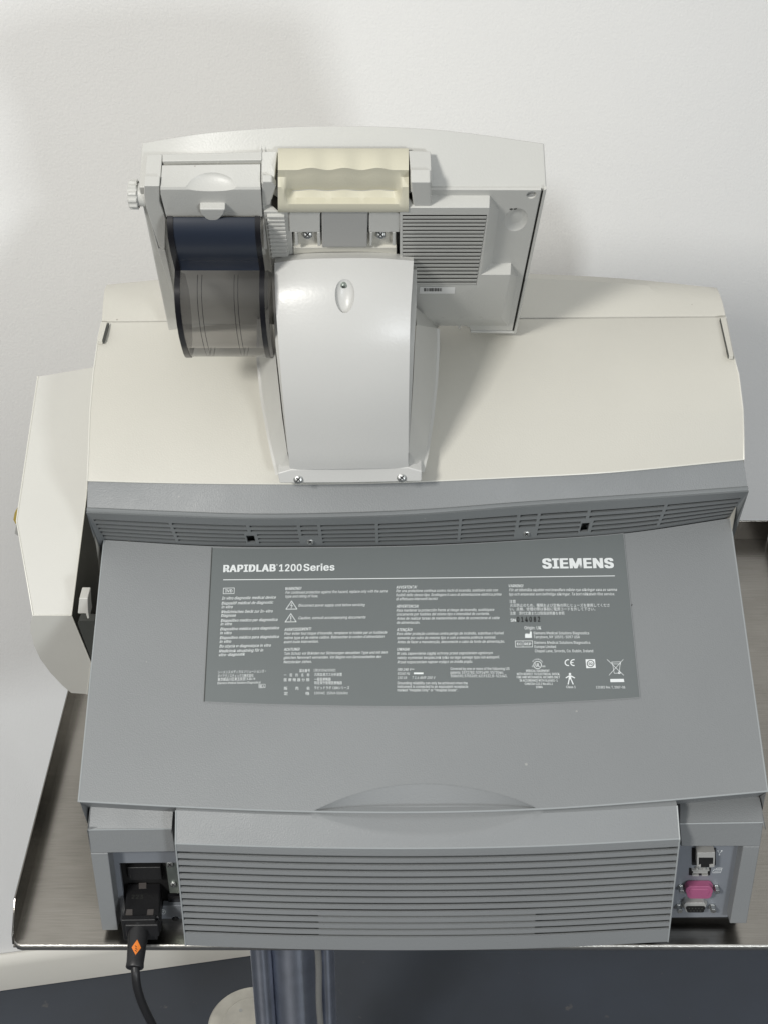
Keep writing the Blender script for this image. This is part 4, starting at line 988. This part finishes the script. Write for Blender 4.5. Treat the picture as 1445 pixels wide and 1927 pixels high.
# barcode sticker
mb = MB(); q = [P(790, 540, HP+.0003), P(856, 540, HP+.0003), P(855, 552.5, HP+.0003), P(788, 552.5, HP+.0003)]; mb.poly(q); mb.build('barcode_sticker', PAPER, mon)
mb = MB(); x = 797.
while x < 830:
    w_ = random.choice((.6, .9, 1.4, 1.9)); mb.poly([P(x, 542.3, HP+.00045), P(x+w_, 542.3, HP+.00045), P(x+w_, 548.3, HP+.00045), P(x, 548.3, HP+.00045)]); x += w_+random.choice((.5, .7, 1.1))
mb.build('barcode', BINK, mon, smooth=0)
mb = MB()
for x in (796, 832, 868, 905): mblock(mb, [(x-2, 597), (x+2, 597), (x+2, 601), (x-2, 601)], .002, HP)
mblock(mb, [(861, 611), (866, 611), (866, 619), (862, 619)], -.004, .002); mb.build('lower_tab', WHITE, mon, split=True)
# ================= PRINTER on the monitor
pr_ = MB()
for poly in ([(277, 291, .003), (306, 290, .003), (302, 350, .0055), (272, 350, .0055)], [(306, 290, .003), (493, 285, .003), (493, 301, .0045), (306, 303.5, .0045)], [(493, 285, .003), (523, 284, .003), (516, 344, .0055), (492, 344, .0055)]):
    q = [tf(*p) for p in poly]; pr_.prism(q, [p+MD*.012 for p in q])
lc1 = [(272, 350), (301, 350), (301, 380), (313, 412), (311, 472), (300, 466), (276, 393), (272, 370)]
mblock(pr_, lc1, -.002, .0062)
mblock(pr_, [(493, 345), (498, 345), (500, 400), (506, 470), (497, 470)], -.002, .006)
ph_ = pr_.build('printer_housing', WHITE, an, bevel=.0007)
mb = MB(); q = [tf(305, 300, .001), tf(494, 298, .001), tf(493, 352, .002), tf(302, 354, .002)]; mb.poly(q); mb.poly([PM(302, 352, .003), PM(495, 350, .003), PM(497, 409, .0035), PM(312, 412, .0035)]); mb.build('printer_cavity', BLK, ph_, dup=False)
mb = MB()
fr_rows = [(311.5, 305.8, 490.5, .0042), (347, 303, 490.5, .0060), (352, 302.5, 490.7, .0066), (357, 302.5, 491, .0074), (365, 303, 491.5, .0078), (408, 313.5, 494, .0085)]
rows = [[(lambda x_, y_: PM(x_, y_, sfh(x_, y_, h)))(lerp(a, b, i/20), y-.012*(lerp(a, b, i/20)-305)*(1 if y < 320 else .15)) for i in range(21)] for y, a, b, h in fr_rows]
mb.slab(rows, MD*.004+MN*-.003)
flap = mb.build('printer_flap', WHITE, ph_, bevel=.0006)
ctop = PM(397, 352, -.0018)
topn = MD*-1.0+MN*.1
cut(flap, [ellipsoid(tf(397, 353, .0075), Vector((.0190, 0, 0)), (tf(397, 323, .0052)-tf(397, 353, .0075)), MD*.0050)])
mb = MB(); tb = [(376, 394), (425, 394), (422, 404), (413, 413), (401, 418), (389, 413), (379, 404)]; mblock(mb, tb, .003, .0135); mb.build('flap_tab', WHITE, ph_, bevel=.0012)
# paper cover: S-shaped sheet and drum
XL_, XR_ = -.1555, -.0893
prof = [(409, 1.073), (425, 1.073), (445, 1.077), (470, 1.089), (490, 1.102), (503, 1.111), (509, 1.1135), (516, 1.1125), (535, 1.1095), (560, 1.110), (585, 1.115), (610, 1.124), (632, 1.135), (652, 1.150), (664, 1.161), (670, 1.170), (671.5, 1.179), (667, 1.190), (655, 1.200)]
P2 = [PF(CX, y, z) for y, z in prof]
def sect(x, off=0.):
    out = []
    for i, p in enumerate(P2):
        d_ = (P2[min(i+1, len(P2)-1)]-P2[max(i-1, 0)]).normalized(); n_ = Vector((0, d_.z, -d_.y))
        if n_.y > 0 and i < 15: n_ = -n_
        out.append(Vector((x, p.y, p.z))+n_*off*(1 if i < 15 else -1 if (n_.z > 0) else 1))
    return out
mb = MB(); mb.loft([sect(XL_+.003)[:7], sect(XR_-.003)[:7]]); mb.build('dark_film_window', NAVY, ph_)
mb = MB(); mb.loft([sect(XL_+.003)[6:], sect(XR_-.003)[6:]])
mb.build('smoked_paper_cover', SMOKE, ph_)
def rimstrip(xa, xb):
    mb = MB(); a, b = sect(xa, .0009), sect(xb, .0009); mb.loft([a, b]); ai = [p+Vector((0, .002, .0)) for p in a]; bi = [p+Vector((0, .002, 0)) for p in b]
    mb.loft([b, bi]); mb.loft([ai, a]); mb.loft([bi, ai]); return mb.build('cover_rim', RIM, ph_)
rimstrip(XL_-.0006, XL_+.0036); rimstrip(XR_-.0034, XR_+.0004)
# end discs
cen = PF(CX, 590, 1.155)
for X, m_ in ((XR_+.0030, DARKP), ):
    mb = MB(); s_ = sect(X)[6:]; back_ = [PF(CX, 640, 1.205), PF(CX, 600, 1.20), PF(CX, 550, 1.185), PF(CX, 515, 1.16)]
    mb.poly(s_+[Vector((X, p.y, p.z)) for p in back_]); mb.build('drum_end', SMOKE, ph_, smooth=0)
mb = MB(); rr_ = []
for xx in (XR_+.0004, XR_+.0030): rr_.append(sect(xx, .0004)[6:])
mb.loft(rr_); mb.build('drum_wall', SMOKE, ph_)
mb = MB()
for xx in (-.1392, -.1360, -.1118, -.1090):
    a = sect(xx, -.0006)[7:]; b = sect(xx+.0004, -.0006)[7:]; mb.loft([a, b])
mb.build('guide_line', RIM, ph_)
mb = MB(); s_ = sect(XL_+.0008)[6:]; mb.poly(s_+[Vector((XL_+.0008, p.y, p.z)) for p in back_]); mb.build('drum_end', SMOKE, ph_, smooth=0)
# lower left printer cheek along the screen edge
mb = MB(); mblock(mb, [(277, 392), (300, 468), (312, 472), (330, 560), (326, 560), (300, 480)], .0, .006); mb.build('printer_side_cheek', WHITE, ph_, bevel=.0005)
# knob
kc = PM(262, 366, -.004); mb = MB(); n_ = 48; rows = []
for X, r_, tooth in ((0, .0095, 0), (-.0006, .0108, 1), (-.0058, .0108, 1), (-.0068, .0095, 0), (-.0068, .0001, 0)):
    rows.append([kc+Vector((X, 0, 0))+(MD*cos(2*pi*k/n_)+MN*sin(2*pi*k/n_))*(r_*(1 if not tooth or (k % 4) < 2 else .90)) for k in range(n_)])
mb.loft(rows, True); mb.tube([kc+Vector((-.001, 0, 0)), kc+Vector((.006, 0, 0))], .0085, 24); mb.build('paper_feed_knob', WHITE, ph_, smooth=25)
# ================= PORT CAP
mb = MB(); qb(mb, dshape(1315, 1671, 52, 20, 8), QY-.003, QY-.0003); a = dshape(1315, 1680, 52, 23, 9); b = dshape(1315.5, 1677, 45, 22, 9)
yblock(mb, a, QY-.0075, QY-.001)
qb(mb, dshape(1315, 1680.5, 40, 13, 6), QY-.0080, QY-.007)
cp = mb.build('port_cap', PINK, bevel=.0006); tag(cp, 'pink vinyl dust cap covering the upper serial port', 'cap')
# ================= POWER CORD
pc_ = empty('power_cord', PY(262, 1700, .85)); tag(pc_, 'black mains cord with orange sticker plugged into the left connector bay', 'power cord')
mb = MB()
def ztop(poly, Z, dz, mb=mb):
    q = [PZ(x, y, Z) for x, y in poly]; mb.prism(q, [p+Vector((0, 0, -dz)) for p in q]); return mb
ztop([(240, 1662), (303, 1661), (301, 1726), (233, 1727)], .036, .020); mb.build('plug_body', BLKP, pc_, bevel=.0018, seg=3)
mb = MB(); ztop([(229, 1722), (294, 1721), (293, 1731), (228, 1732)], .038, .026, mb); mb.build('plug_collar', BLKP, pc_, bevel=.0010)
mb = MB(); ztop([(237, 1731), (300, 1730), (298, 1741), (235, 1742)], .0345, .015, mb); mb.build('plug_end', BLKP, pc_, bevel=.0015, seg=3)
mb = MB()
for ps in ([(262, 1661.5), (276, 1661), (276, 1671.5), (262, 1672)], [(239, 1711), (250, 1711), (250, 1722), (237, 1722)], [(278.5, 1711), (290, 1711), (289, 1722), (277, 1722)]):
    q = [PZ(x, y, .0364) for x, y in ps]; mb.prism(q, [p+Vector((0, 0, -.001)) for p in q])
mb.build('plug_pad', mat('grey_brown_pad', (.10, .09, .085), .5), pc_, split=True)
mb = MB(); TEXTS.clear(); zf = lambda x, y: PZ(x, y, .0364)
tx('223', 248, 1691, 270, 7, black=False, surf=zf); flush_text(mb, mb); mb.build('moulded_marks', DARKP, pc_, smooth=0)
mb = MB(); c0_ = PZ(262, 1748, .026); c1_ = PY(254, 1822, .800)
mb.tube([c0_+Vector((0, .004, .002)), c0_, lerp(c0_, c1_, .15), lerp(c0_, c1_, .85), lerp(c0_, c1_, .97), c1_], [.0082, .0084, .0085, .0073, .0076, .0070], 28); mb.build('strain_relief', BLKP, pc_)
ax = (c1_-c0_).normalized(); sd_ = Vector((1, 0, 0)); nrm = sd_.cross(ax).normalized()
if nrm.dot(CAM-c0_) < 0: nrm = -nrm
mb = MB(); gr = []
for i in range(9):
    t = i/8; wv = .0030*(1-abs(2*t-1))*1.35; base_ = lerp(c0_, c1_, lerp(.36, .74, t)); rad = lerp(.0085, .0073, lerp(.36, .74, t))+.0002
    gr.append([base_+sd_*(rad*sin(a_))+nrm*(rad*cos(a_)) for a_ in [(.12+s_*wv/rad) for s_ in (-1, -.5, 0, .5, 1)]])
mb.loft(gr); og = mb.build('orange_sticker', ORANGE, pc_)
mb = MB()
for t_, a_, b_ in ((.50, -.04, .16), (.56, .02, .24), (.61, .0, .20)):
    base_ = lerp(c0_, c1_, t_); rad = lerp(.0085, .0073, t_)+.00035
    q = [base_+ax*dz+sd_*(rad*sin(x_))+nrm*(rad*cos(x_)) for x_, dz in ((a_, 0), (b_, .0012), (b_, .0019), (a_, .0007))]; mb.poly(q)
mb.build('sticker_print', BINK, pc_, smooth=0)
path = [c1_-ax*.004]; pts_ = [(256, 1835, .797), (259, 1858, .793), (266, 1882, .790), (276, 1905, .788), (290, 1932, .787), (310, 1965, .79), (335, 2010, .80), (360, 2080, .83), (375, 2180, .88)]
path += [PY(*p) for p in pts_]
sm = []
for i in range(len(path)-1):
    p0, p1, p2, p3 = path[max(i-1, 0)], path[i], path[i+1], path[min(i+2, len(path)-1)]
    for j in range(6):
        t = j/6; sm.append(0.5*((2*p1)+(p2-p0)*t+(2*p0-5*p1+4*p2-p3)*t*t+(-p0+3*p1-3*p2+p3)*t**3))
mb = MB(); mb.tube(sm, .0037, 16); mb.build('cable', BLKP, pc_)
